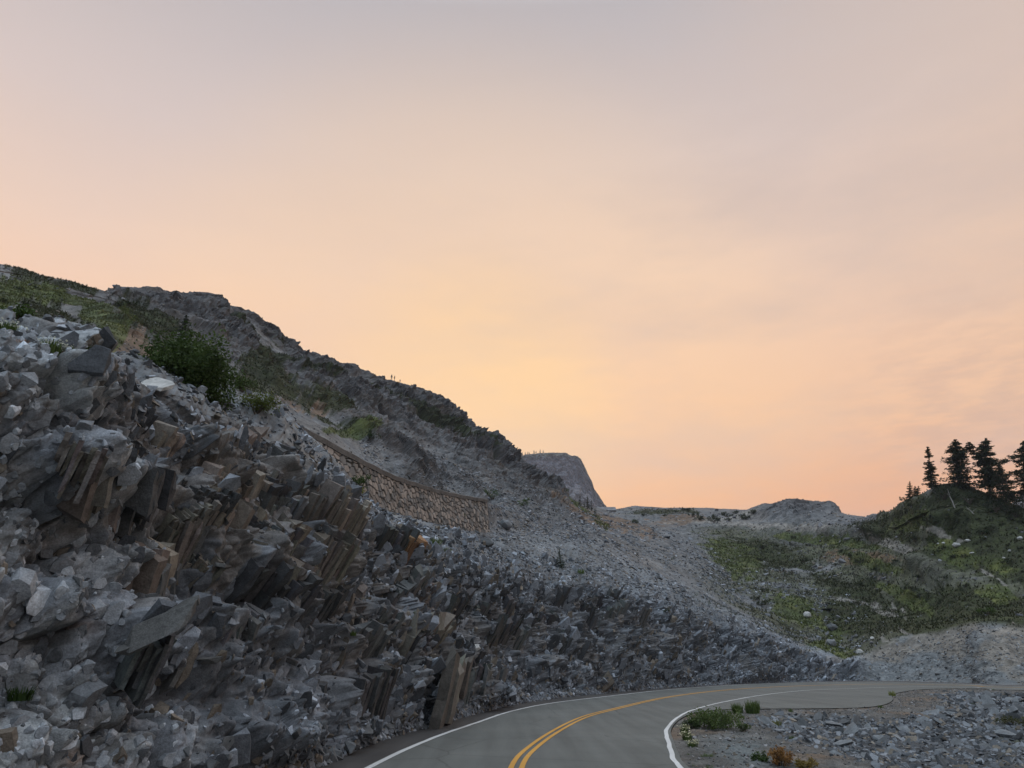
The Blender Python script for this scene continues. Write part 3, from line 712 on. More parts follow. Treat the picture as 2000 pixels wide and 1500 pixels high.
# ------------------------------------------------------------------ stone chunks
def hull_template(n, dims, seed, shear=.2):
    rg = np.random.default_rng(seed); bm = bmesh.new()
    for k in range(n):
        p = rg.uniform(-1, 1, 3); p[2] = np.sign(p[2]) * (.75 + .25 * abs(p[2]))
        a = rg.uniform(0, 6.283); rad = .75 + .25 * rg.random()
        p[0], p[1] = math.cos(a) * rad * 1.1, math.sin(a) * rad * 1.1
        p[0] += shear * p[2] * rg.uniform(-1, 1)
        bm.verts.new(Vector(np.clip(p, -1.05, 1.05) * np.array(dims) * .5))
    r_ = bmesh.ops.convex_hull(bm, input=bm.verts[:])
    bmesh.ops.delete(bm, geom=list({g for g in r_['geom_interior'] + r_['geom_unused'] if isinstance(g, bmesh.types.BMVert)}), context='VERTS')
    bmesh.ops.triangulate(bm, faces=bm.faces[:]); bm.verts.index_update()
    V = np.array([v.co[:] for v in bm.verts]); F_ = np.array([[v.index for v in f.verts] for f in bm.faces]); bm.free()
    return V, F_


SLAB = [hull_template(12, (1, .62, .20), 100 + k) for k in range(10)]
BLOCK = [hull_template(13, (1, .72, .5), 200 + k, .4) for k in range(10)]
BLADE = [hull_template(10, (1, .34, .13), 300 + k, .1) for k in range(8)]


def scatter(name, temps, pos, rot, size, colr, mat):
    """pos (n,3), rot (n,3,3) rows = chunk axes in world, size (n,) -> one mesh."""
    Vs_, Fs_, Cs_ = [], [], []; base = 0
    pick = RNG.integers(0, len(temps), len(pos))
    for t, (V, F_) in enumerate(temps):
        m = np.flatnonzero(pick == t)
        if not len(m): continue
        sz = size[m][:, None, None] if size.ndim == 1 else size[m][:, None, :]
        W_ = np.einsum('nki,nij->nkj', V[None] * sz, rot[m]) + pos[m][:, None]
        Vs_.append(W_.reshape(-1, 3)); Cs_.append(np.repeat(colr[m], len(V), 0))
        Fs_.append((F_[None] + (np.arange(len(m)) * len(V))[:, None, None] + base).reshape(-1, 3)); base += len(m) * len(V)
    return mesh_np(name, np.vstack(Vs_), np.vstack(Fs_), mat, col=np.vstack(Cs_))


def frames(nrm, tilt, n):
    """random frames whose third axis lies near the given normals"""
    z = nrm + RNG.normal(0, 1, (n, 3)) * tilt; z /= np.linalg.norm(z, axis=1)[:, None]
    x = RNG.normal(0, 1, (n, 3)); x -= (x * z).sum(1)[:, None] * z; x /= np.linalg.norm(x, axis=1)[:, None]
    return np.stack([x, np.cross(z, x), z], 1)


def rock_cols(n, base=(.20, .212, .232), brown_p=.15, spread=.55):
    c = np.array(base)[None] * np.array([.77, .785, .80]) * np.exp(RNG.normal(0, spread, n))[:, None].clip(.4, 2.1)
    b = RNG.random(n) < brown_p; c[b] = np.array([.18, .158, .132]) * RNG.uniform(.5, 1.25, b.sum())[:, None]
    return c


FINf = FIN.reshape(-1, 3); NBf = NB.reshape(-1, 3); PXf = FPX.ravel(); PYf = FPY.ravel(); SGf = SG.ravel(); RRf = RR.ravel()
# solid-angle weight so that stones per square metre is uniform
du = np.linalg.norm(np.gradient(BASE, axis=1), axis=-1); dvv = np.linalg.norm(np.gradient(BASE, axis=0), axis=-1)
AREA = (du * dvv).ravel()
inview = (PXf > -150) & (PXf < 2150) & (PYf < 1650)


def pickv(wt, n):
    wt = wt / wt.sum(); return RNG.choice(len(wt), n, p=wt)


# ledges and broken beds that belong to the cut (part of the bedrock)
cutm = inview & (SGf < 1.15) & (SGf > .06) & (PXf < 1680)
def ortho(fr):
    fr[:, 0] /= np.linalg.norm(fr[:, 0], axis=1)[:, None]; fr[:, 2] -= (fr[:, 2] * fr[:, 0]).sum(1)[:, None] * fr[:, 0]; fr[:, 2] /= np.linalg.norm(fr[:, 2], axis=1)[:, None]; fr[:, 1] = np.cross(fr[:, 2], fr[:, 0]); return fr
NFf = NF.reshape(-1, 3)
NFz = np.clip(np.abs(NFf[:, 2]), 0, 1)
msv = 1 - sst(140, 330, PXf - .22 * (PYf - 1000))
BUN = [(128, 856, 215, 884, 100, 5, 'b'), (215, 884, 300, 926, 112, 7, 'b'), (312, 1024, 388, 1000, 110, 6, 'b'), (404, 1045, 516, 1018, 165, 12, 't'), (512, 1012, 578, 998, 185, 9, 'b'),
       (300, 915, 372, 945, 80, 5, 'g'), (372, 945, 450, 960, 70, 6, 'd'), (560, 890, 602, 892, 130, 6, 'd'), (598, 892, 652, 905, 150, 7, 'g'), (578, 960, 636, 960, 210, 8, 'b'), (632, 948, 690, 988, 170, 9, 't'),
       (622, 1046, 684, 1046, 120, 8, 'b'), (690, 1010, 742, 1018, 110, 6, 'd'), (740, 1022, 790, 1040, 100, 6, 'd'), (784, 1048, 816, 1062, 86, 3, 'r'), (756, 1142, 830, 1112, 130, 5, 'g'),
       (530, 1075, 580, 1060, 130, 6, 'b'), (680, 1322, 748, 1302, 84, 8, 'd'), (610, 1345, 660, 1330, 80, 6, 'd'), (905, 1180, 940, 1170, 84, 3, 'g'), (1090, 1150, 1130, 1146, 70, 4, 'd'), (1150, 1152, 1205, 1162, 90, 5, 'd'), (1212, 1182, 1256, 1200, 72, 5, 'g'), (860, 1300, 900, 1290, 90, 3, 'b'), (450, 1225, 520, 1205, 60, 6, 'g'), (960, 1215, 1010, 1205, 70, 5, 'd')]
rb_ = np.random.default_rng(77); k_ = 0
while k_ < 74:
    if k_ < 44: x_, y_ = 540 + rb_.normal(0, 190), 1000 + rb_.normal(0, 100)
    else: x_, y_ = rb_.uniform(620, 1350), rb_.uniform(1110, 1330)
    top_ = np.interp(x_, [0, 130, 270, 400, 560, 640, 700, 760, 830, 870, 950, 1050, 1250, 1400], [700, 712, 760, 810, 870, 940, 990, 1030, 1065, 1080, 1110, 1140, 1170, 1220]) + 14
    toe_ = np.interp(x_, [400, 620, 820, 1000, 1200, 1400], [1560, 1500, 1425, 1378, 1352, 1338])
    sc_ = np.interp(x_, [200, 600, 1000, 1400], [1.15, 1.0, .7, .45]) * rb_.uniform(.6, 1.15)
    if x_ < 270 or y_ < top_ or y_ + 95 * sc_ > toe_ - 12: continue
    w_ = 62 * sc_ * rb_.uniform(.7, 1.4)
    BUN.append((x_ - w_ / 2, y_ + rb_.normal(0, 6), x_ + w_ / 2, y_ + rb_.normal(-4, 6), 105 * sc_, 3 if sc_ < .6 else 4, rb_.choice(list('bbtgd' if k_ < 44 else 'gddgb')))); k_ += 1
bunm = np.zeros(len(PXf))
for q_ in BUN:
    bunm = np.maximum(bunm, blob(PXf, PYf, (q_[0] + q_[2]) / 2 - q_[4] * .25, (q_[1] + q_[3]) / 2 + q_[4] * .5, abs(q_[2] - q_[0]) * .6 + q_[4] * .2, q_[4] * .42))
bunm = sst(.35, .6, bunm)
# tilted splinters between the ledges
idx = pickv(AREA * cutm * (1 - .9 * msv) * (1 - .95 * (SGf > .9)) * (1.2 - NFz) * (1 - .8 * bunm) * (1 - .4 * sst(850, 1150, PXf)), 5200); n = len(idx)
fr = ortho(np.repeat(FR[None], n, 0) + RNG.normal(0, .17, (n, 3, 3)))
szs = np.exp(RNG.normal(-1.15, .6, n)).clip(.08, 1.3) * np.clip(RRf[idx] / 22, .7, 1.05)
c_ = rock_cols(n, (.16, .172, .192), brown_p=.14)
tag(scatter('cliff', BLADE + SLAB, FINf[idx] + NBf[idx] * (szs * RNG.uniform(-.15, .03, n))[:, None], fr, szs, c_, M_ROCK), 'tilted slate splinters standing out of the road cut', kind='structure')
# chips of every size locked into the face
idx = pickv(AREA * cutm * (.25 + NFz ** 2) * (1 - .75 * msv) * (1 - .6 * (SGf > .95)) * (1 - .5 * bunm) * (1 - .45 * sst(850, 1150, PXf)), 17000); n = len(idx)
szs = np.exp(RNG.normal(-2.25, .6, n)).clip(.03, .5) * np.clip(RRf[idx] / 20, .7, 1.25)
fr = np.where((RNG.random(n) < .55)[:, None, None], ortho(np.repeat(FR[None], n, 0) + RNG.normal(0, .3, (n, 3, 3))), frames(NFf[idx] * np.sign(NFf[idx, 2:3]) + np.array([0, 0, .3]), .55, n))
tag(scatter('cliff', SLAB + BLOCK + BLADE, FINf[idx] + NBf[idx] * (szs * RNG.uniform(-.1, .12, n))[:, None], fr, szs, rock_cols(n, (.215, .232, .258), .07), M_ROCK), 'angular slate chips locked into the road cut', kind='structure')
# jointed lumps of the massive rock at the near end
LUMP = [hull_template(26, (1, .8, .62), 700 + k, .3) for k in range(8)]
idx = pickv(AREA * inview * (SGf < 1.02) * (SGf > .03) * msv, 2600); n = len(idx)
fr = ortho(np.repeat(FR[None], n, 0) + RNG.normal(0, .3, (n, 3, 3)))
szs = np.exp(RNG.normal(-2.25, .6, n)).clip(.04, .42)
tag(scatter('cliff', LUMP + BLOCK, FINf[idx] + NBf[idx] * (szs * RNG.uniform(-.45, -.12, n))[:, None], fr, szs, rock_cols(n, (.33, .35, .375), .04, .5), M_ROCK), 'jointed pale lumps of the massive rock at the near end of the road cut', kind='structure')
# columnar bundles: parallel slabs side by side, leaning up to the right
PR_V, PR_F, PR_C = [], [], []; prb = 0
def bundle(x0, y0, x1, y1, Lpx, n, colr, lift=.8, thick=.12, jit=.05, fan=0.0, ang=62):
    global prb
    n = int(n * 1.9 + .5); Lpx *= 1.15
    pa, pb = np.array(at(x0, y0)[0]), np.array(at(x1, y1)[0]); m_ = mpp((pa + pb) / 2); L_ = Lpx * m_
    W_ = np.linalg.norm(pb - pa)
    for k in range(n):
        t = (k + .5) / n; top = pa + (pb - pa) * t
        ag = R(ang + RNG.normal(0, 1.2)); el = np.array([math.cos(ag), math.sin(ag) * -SP + .22 * CP, math.sin(ag) * CP + .22 * SP]); el /= np.linalg.norm(el)
        wd = (pb - pa) / W_; wd = wd - wd.dot(el) * el; wd /= np.linalg.norm(wd); nn = np.cross(el, wd); nn *= np.sign(-nn[1])
        w2 = W_ / n * RNG.uniform(.42, .85); th = thick * RNG.uniform(.6, 1.8)
        top = top + nn * (lift + RNG.normal(0, jit)) + el * RNG.normal(.0, .12) * L_ * .5
        Lk = L_ * RNG.uniform(.45, 1.2); ns = 4; colk = np.array(colr) * RNG.uniform(.6, 1.25)
        rings = []
        for q_ in range(ns + 1):
            f_ = q_ / ns; c0_ = top - el * Lk * f_ + nn * RNG.normal(0, .012) - nn * .10 * f_
            ww = w2 * (1 - .12 * f_) * RNG.uniform(.85, 1.12); e_ = el * w2 * (.7 if q_ in (0, ns) else 0)
            rings.append([c0_ - wd * ww + e_ * RNG.uniform(-1, 1), c0_ - wd * ww * .9 - nn * th * 2.2 + e_ * RNG.uniform(-1, 1), c0_ + wd * ww * .9 - nn * th * 2.2 + e_ * RNG.uniform(-1, 1), c0_ + wd * ww + nn * RNG.normal(0, .02) + e_ * RNG.uniform(-1, 1)])
        V = np.array(rings).reshape(-1, 3); F_ = []
        for q_ in range(ns):
            for j in range(4):
                a_, b_, c2, d_ = q_ * 4 + j, q_ * 4 + (j + 1) % 4, q_ * 4 + 4 + (j + 1) % 4, q_ * 4 + 4 + j
                F_ += [[a_, b_, c2], [a_, c2, d_]]
        F_ += [[0, 2, 1], [0, 3, 2], [ns * 4, ns * 4 + 1, ns * 4 + 2], [ns * 4, ns * 4 + 2, ns * 4 + 3]]
        PR_V.append(V); PR_F.append(np.array(F_) + prb); prb += len(V)
        PR_C.append(np.repeat((np.array(colr) * RNG.uniform(.7, 1.2) * (1 + RNG.normal(0, .03, 3)))[None], len(V), 0))
TB, TG, TD = (.162, .148, .132), (.11, .116, .12), (.065, .067, .07)
CB_ = {'b': TB, 't': (.20, .178, .153), 'g': TG, 'd': TD, 'r': (.21, .125, .07)}
for k_b, q_ in enumerate(BUN):
    bundle(*q_[:6], CB_[q_[6]], lift=.62 if q_[4] > 130 else .42 if k_b < 26 else .26, ang=72 if q_[0] < 320 else 57 if q_[1] > 990 and q_[0] < 560 else 80 if q_[1] > 1290 else 64)
tag(mesh_np('cliff', np.vstack(PR_V), np.vstack(PR_F), M_ROCK, col=np.vstack(PR_C)), 'bundles of leaning brown slate columns in the middle of the road cut', kind='structure')
# the thick roof slab over the dark hollow, and a few jointed blocks of the near massive rock
sl_p, sl_f, sl_s, sl_c = [], [], [], []
for (sx, sy, wpx, ang, lift_) in [(300, 1228, 150, 32, .45), (255, 1262, 90, 34, .5), (345, 1196, 70, 30, .4), (330, 1330, 60, 60, .1), (255, 1345, 70, 75, .0), (410, 1290, 60, 10, .15), (385, 1180, 46, 50, .2), (425, 1115, 42, -10, .45)]:
    pc_, nc_ = at(sx, sy); pc_ = np.array(pc_) + np.array([.55, -.75, .1]) * lift_; ar = R(ang)
    xa = np.array([math.cos(ar) * .9, .35 * math.cos(ar), math.sin(ar)]); xa /= np.linalg.norm(xa); za = np.cross(xa, [.75, -.6, -.1]); za /= np.linalg.norm(za)
    sl_p.append(pc_); sl_f.append(np.stack([xa, np.cross(za, xa), za])); sl_s.append(wpx * mpp(pc_)); sl_c.append(np.array([.13, .13, .128]) * RNG.uniform(.7, 1.3))
tag(scatter('cliff', SLAB, np.array(sl_p), np.array(sl_f), np.array(sl_s), np.array(sl_c), M_ROCK), 'thick slabs roofing the dark hollow low in the near road cut', kind='structure')

# loose rubble: toe, bench, scree fields, fill slope
groups = []
PAT = sst(-.3, .35, fbm(FINf * np.array([.11, .11, .11]), 3, 350)) * .85 + .15
def rub(wt, n, smin, smax, mu, tilt, temps, base=(.20, .212, .232), brown=.15, lift=.1, sig=.45, far=None):
    idx = pickv(wt, n); sz = np.exp(RNG.normal(mu, sig, n)).clip(smin, smax)
    if far is not None: sz = sz * np.clip(RRf[idx] / far, .22, 2.2)
    p = FINf[idx] + NBf[idx] * (sz * lift * RNG.uniform(-.2, 1, n))[:, None]
    return p, frames(NBf[idx] + np.array([0, 0, .35]), tilt, n), sz, rock_cols(n, base, brown, .38)


toe = rub(AREA * inview * np.exp(-(SGf / .085) ** 2) * (PXf < 1720), 7500, .03, .42, -2.2, .55, SLAB + BLOCK)
bench = rub(AREA * inview * ((SGf > .35) & (SGf < 1.5)) * (blob(PXf, PYf, 330, 830, 150, 50, 25) + .6 * blob(PXf, PYf, 560, 1210, 200, 60, 0) + .5 * blob(PXf, PYf, 470, 1380, 150, 80) + .3 * blob(PXf, PYf, 1000, 1150, 200, 40, 10) + .15), 7000, .05, .36, -1.95, .45, SLAB)
vegf = VEG.ravel(); rkf = ROCKM.ravel()
talus = rub(AREA / RRf ** 1.1 * PAT * inview * (SGf > 1.0) * (SGf < 5.2) * (1 - .85 * vegf) * (1 - .8 * rkf) * (PXf > 700) * (PXf < 1700), 30000, .07, 1.0, -1.65, .35, SLAB, far=70)
upper = rub(AREA / RRf ** 1.4 * PAT * inview * (SGf > 1.0) * (SGf < 6.9) * (1 - .8 * vegf) * (.2 + .8 * (1 - rkf)), 9000, .12, 1.0, -1.35, .5, BLOCK, base=(.17, .17, .18), far=110)
bankst = rub(AREA * inview * (SGf < 1.2) * (PXf > 1650), 1500, .06, .4, -1.9, .5, BLOCK, base=(.18, .185, .19))
vv = np.stack([vx, vy, vz], -1).reshape(-1, 3); vA = (VR ** 2).ravel()
stw = stony * (vd_.ravel() > .6) * (vd_.ravel() < 40)
vi = RNG.choice(len(vv), 28000, p=(vA * stw) / (vA * stw).sum())
fsz = np.exp(RNG.normal(-1.85, .55, 28000)).clip(.06, 1.0) * np.clip(np.hypot(vv[vi, 0], vv[vi, 1]) / 36, .65, 1.15)
fill = (vv[vi] + np.stack([RNG.normal(0, .05, 28000), RNG.normal(0, .05, 28000), fsz * RNG.uniform(-.02, .16, 28000)], 1), frames(np.array([[-.15, -.45, 1.0]]),   .42, 28000), fsz, rock_cols(28000, (.125, .132, .142), .12))
gw = (1 - stony) * (vd_.ravel() > .25) * (vd_.ravel() < 12)
gi = RNG.choice(len(vv), 5000, p=(vA * gw) / (vA * gw).sum()); gsz = np.exp(RNG.normal(-3.1, .5, 5000)).clip(.015, .14)
grav = (vv[gi] + np.array([0, 0, .01]), frames(np.array([[0, 0, 1.]]), .5, 5000), gsz, rock_cols(5000, (.17, .165, .165), .3))
# the stones that show largest become objects of their own, the rest is rubble
def proj_size(p, s): return s * F_PX / np.maximum(p[:, 1] * CP + (p[:, 2] - CAM_H) * SP, 1)
def vis(p):
    a, b = project(p); return (a > 5) & (a < 1995) & (b < 1495)
solo = []
for nm, (p, f, s, c), kq in (('toe', toe, 70), ('bench', bench, 60), ('talus', talus, 60), ('fill', fill, 90)):
    sc_ = proj_size(p, s) * vis(p); k = np.argsort(-sc_)[:kq]; solo.append((nm, p[k], f[k], s[k], c[k]))
    keepm = np.ones(len(p), bool); keepm[k] = False
    tm = {'toe': SLAB + BLOCK, 'bench': SLAB, 'talus': SLAB, 'fill': SLAB}[nm]
    lb = {'toe': 'small broken stones heaped along the foot of the road cut', 'bench': 'slate rubble resting on ledges of the road cut', 'talus': 'grey scree of slate fragments below the stone wall', 'fill': 'heaped grey slate stones of the fill slope inside the bend'}[nm]
    tag(scatter('rubble', tm, p[keepm], f[keepm], s[keepm], c[keepm], M_STONE), lb, kind='stuff')
tag(scatter('rubble', BLOCK, upper[0], upper[1], upper[2], upper[3], M_STONE), 'scattered grey stones over the upper mountain slope', kind='stuff')
tag(scatter('rubble', BLOCK, bankst[0], bankst[1], bankst[2], bankst[3], M_STONE), 'pale stones in the eroded bank beyond the road', kind='stuff')
tag(scatter('gravel', BLOCK, grav[0], grav[1], grav[2], grav[3], M_STONE), 'small gravel on the verge inside the bend', kind='stuff')


def template_mesh(nm, T, mat):
    me = bpy.data.meshes.new(nm); me.from_pydata(T[0].tolist(), [], T[1].tolist()); me.materials.append(mat); me.update(); return me


SM = {k: [template_mesh('stone', t, M_STONE1) for t in v] for k, v in (('s', SLAB), ('b', BLOCK))}
SLBL = {'toe': ('angular grey stone fallen at the foot of the road cut beside the shoulder', 'fallen stones along the foot of the road cut'),
        'bench': ('flat grey slate slab lying loose on a ledge of the road cut', 'loose slabs on ledges of the road cut'),
        'talus': ('grey slate slab lying in the scree below the stone wall', 'slabs in the scree below the wall'),
        'fill': ('grey slate slab lying in the stony fill slope inside the bend', 'slabs in the fill slope inside the bend')}
for nm, p, f, s, c in solo:
    for k in range(len(p)):
        ob = bpy.data.objects.new('stone', SM['b' if nm == 'toe' and k % 2 else 's'][k % 10]); COL.objects.link(ob)
        Mx = Matrix(((f[k][0] * s[k]).tolist(), (f[k][1] * s[k]).tolist(), (f[k][2] * s[k]).tolist())).transposed().to_4x4()
        Mx.translation = Vector(p[k]); ob.matrix_world = Mx
        tag(ob, SLBL[nm][0], 'stone', SLBL[nm][1])

# ------------------------------------------------------------------ notable single stones
def boulder(px, py, wpx, label, mat=M_PALE, dims=(1, .8, .7), seed=1, verge_=False, cat='boulder', rotz=0, name='boulder', tilt=(0, 0), group=None, rng_=None):
    p = wp(px, py, rng_) if rng_ else on_verge(px, py) if verge_ else at(px, py)[0]
    s = wpx * mpp(p)
    V, F_ = hull_template(22, dims, 900 + seed, .15)
    if dims[2] > .3:
        bmb = bmesh.new(); rgb_ = np.random.default_rng(seed)
        for q_ in range(34):
            d_ = rgb_.normal(0, 1, 3); d_ /= np.linalg.norm(d_); bmb.verts.new(Vector(d_ * np.array(dims) * .5 * rgb_.uniform(.82, 1.05)))
        rb2 = bmesh.ops.convex_hull(bmb, input=bmb.verts[:]); bmesh.ops.delete(bmb, geom=list({g for g in rb2['geom_interior'] + rb2['geom_unused'] if isinstance(g, bmesh.types.BMVert)}), context='VERTS')
        bmesh.ops.triangulate(bmb, faces=bmb.faces[:]); bmb.verts.index_update(); V = np.array([v.co[:] for v in bmb.verts]); F_ = np.array([[v.index for v in f.verts] for f in bmb.faces]); bmb.free()
    if dims[2] > .3:
        V = V + (fbm((V * 2.3 + seed).astype(np.float32), 3, seed)[:, None] * .06) * V
    o = mesh_np(name, V * s, F_, mat); o.location = p + Vector((0, 0, dims[2] * s * .25)); o.rotation_euler = (R(tilt[0]), R(tilt[1]), R(rotz))
    return tag(o, label, cat, group)


boulder(297, 752, 78, 'long flat pale slab jutting level from the top of the cut beside the big shrub', dims=(1, .8, .10), seed=1, cat='stone slab', name='stone_slab', tilt=(38, 6), rotz=6, rng_=14.2)
boulder(928, 1270, 24, 'small pale rounded boulder lodged halfway up the dark road cut', seed=2)
boulder(1565, 1387, 38, 'flat cream slab lying at the edge of the paved pullout', dims=(1, .6, .16), seed=3, verge_=True, name='stone_slab', cat='stone slab', mat=surf_mat('cream_slab', base=(.5, .46, .37), scales=(2., 12.), var=(.85, 1.1)))
boulder(1869, 1067, 17, 'largest pale boulder on the dark green slope under the conifers', seed=4)
boulder(1890, 1058, 14, 'pale boulder right above the largest one under the conifers', seed=5, dims=(1, .6, .45))
boulder(1843, 1062, 7, 'small pale stone left of the largest boulder under the conifers', seed=6)
boulder(1832, 1063, 6, 'second small pale stone left of the largest boulder under the conifers', seed=16)
boulder(1992, 1053, 12, 'pale boulder at the right edge of the dark slope under the conifers', seed=7)
boulder(1972, 1077, 8, 'small pale boulder low on the right of the dark slope', seed=8)
boulder(1898, 1081, 11, 'flat pale stone just below the largest boulder under the conifers', seed=9, dims=(1, .6, .35))
boulder(1960, 1091, 7, 'little pale stone lowest on the right of the dark slope', seed=10)
boulder(1577, 1206, 20, 'upright grey boulder in the grass where scree meets the meadow', seed=11, dims=(.8, .7, .8))
boulder(1703, 1249, 12, 'pale flat topped boulder near the top of the eroded bank', seed=12)
boulder(1680, 1277, 16, 'rounded white boulder on the grass beside the eroded bank', seed=13)
boulder(1622, 1262, 26, 'big grey boulder at the left end of the grassy patch above the road', seed=14, mat=M_STONE1)
boulder(1625, 1230, 24, 'broad grey boulder above the grassy patch by the road', seed=15, mat=M_STONE1)
boulder(985, 1030, 34, 'dark angular boulder just right of the stone wall foot', seed=17, mat=M_STONE1)
boulder(948, 1068, 36, 'large bluish angular block in the scree below the wall', seed=18, mat=M_STONE1)
boulder(820, 1402, 22, 'pale angular block at the foot of the road cut on the shoulder edge', seed=19)
boulder(560, 1290, 44, 'overhanging thick grey slab wedged in the lower road cut', seed=20, mat=M_STONE1, dims=(1, .6, .22), name='stone_slab', cat='stone slab', tilt=(0, 22))

# ------------------------------------------------------------------ stone retaining wall
WP = [(556, 816, 834, 33.0), (600, 841, 875, 34.2), (640, 863, 925, 35.6), (700, 896, 962, 38.6), (760, 926, 1000, 44.2), (800, 940, 1008, 48.6), (850, 956, 1018, 54.0), (900, 967, 1026, 59.6), (952, 976, 1030, 65.2)]
wa = np.array(WP, float); A_, te_t = ray(wa[:, 0], wa[:, 1]); A2, te_b = ray(wa[:, 0], wa[:, 2])
top = np.stack([np.sin(A_) * wa[:, 3], np.cos(A_) * wa[:, 3], CAM_H + te_t * wa[:, 3]], 1)
zb = CAM_H + te_b * wa[:, 3]
ss = np.concatenate([[0], np.cumsum(np.hypot(*np.diff(top[:, :2], axis=0).T))])
step = .045; us = np.arange(0, ss[-1], step)
tx = [np.convolve(np.pad(np.interp(us, ss, top[:, k]), 30, 'edge'), np.ones(61) / 61, 'valid') for k in range(3)]
tb = np.interp(us, ss, zb) - .7
wall_p = np.stack(tx, 1); tg = np.gradient(wall_p[:, :2], axis=0); tg /= np.linalg.norm(tg, axis=1)[:, None]
wn = np.stack([tg[:, 1], -tg[:, 0]], 1)                           # towards the road
nvr = 96; tv = np.linspace(0, 1, nvr)
WZ = tb[None] + (wall_p[:, 2] - .28 - tb)[None] * tv[:, None]
uu_ = np.repeat(us[None], nvr, 0)
qq = np.stack([uu_.ravel(), WZ.ravel(), np.zeros(uu_.size)], 1)
qw = qq + np.stack([fbm(qq * 1.5, 2, 401), fbm(qq * 1.5, 2, 402), np.zeros(len(qq))], 1) * .10
qd = np.stack([qw[:, 0] / .54, qw[:, 1] / .37, np.full(len(qw), .5)], 1)
a1, a2, ai, ao = voronoi(qd, 410)
jt = sst(.03, .16, a2 - a1)
dsp = jt * (.08 + .07 * hf(ai, 1)) + (ao[:, :2] * np.stack([hf(ai, 2) - .5, hf(ai, 6) - .5], 1)).sum(1) * .05 * jt
batter = (1 - np.repeat(tv[:, None], len(us), 1)).ravel() * .35
WV = np.stack([np.repeat(wall_p[None, :, 0], nvr, 0).ravel() + np.tile(wn[:, 0], nvr) * (dsp + batter), np.repeat(wall_p[None, :, 1], nvr, 0).ravel() + np.tile(wn[:, 1], nvr) * (dsp + batter), WZ.ravel()], 1)
sc1 = np.array([.275, .238, .21]); sc2 = np.array([.18, .172, .165]); k_ = (hf(ai, 9) > .32).astype(float)[:, None]
WC = (sc1 * k_ + sc2 * (1 - k_)) * (.65 + .6 * hf(ai, 8))[:, None]
WC = WC * jt[:, None] + np.array([.12, .11, .10]) * (1 - jt[:, None])
wroot = empty('stone_retaining_wall', Vector((wall_p[len(us) // 2][0], wall_p[len(us) // 2][1], tb[len(us) // 2])), 'long mortared retaining wall of tan stones curving across the slope', 'stone wall')
def wchild(o, root=wroot):
    o.parent = root; o.matrix_parent_inverse = Matrix.Translation(root.location).inverted(); return o
# masonry with a back face so that it has real thickness
nb = len(us); back_ = np.concatenate([np.stack([wall_p[:, 0] - wn[:, 0] * .6, wall_p[:, 1] - wn[:, 1] * .6, z_], 1) for z_ in (tb, wall_p[:, 2] - .28)])
NV = len(WV); Vall = np.vstack([WV, back_]); Call = np.vstack([WC, np.tile(sc2 * .6, (len(back_), 1))])
gf = grid_faces(nvr, nb); i_ = np.arange(nb - 1)
bf = np.stack([NV + i_ + 1, NV + i_, NV + nb + i_, NV + nb + i_ + 1], 1)
ends = np.array([[0, (nvr - 1) * nb, NV + nb, NV], [nb - 1, NV + nb - 1, NV + 2 * nb - 1, nvr * nb - 1]])
wchild(mesh_np('masonry', Vall, np.vstack([gf, bf, ends]), M_WALL, col=Call))
# coping
prof = [(.16, -.28), (.17, -.02), (.10, .02), (-.55, .03), (-.60, -.28)]
CV = np.concatenate([np.stack([wall_p[:, 0] + wn[:, 0] * a, wall_p[:, 1] + wn[:, 1] * a, wall_p[:, 2] + b + .015 * np.sin(us * 2.1 + a * 9)], 1) for a, b in prof])
cf = np.vstack([np.stack([j * nb + i_, j * nb + i_ + 1, ((j + 1) % 5) * nb + i_ + 1, ((j + 1) % 5) * nb + i_], 1) for j in range(5)])
wchild(mesh_np('coping', CV, cf, surf_mat('coping_concrete', base=(.12, .112, .105), scales=(.8, 8.), bump=.4, bscale=20)))

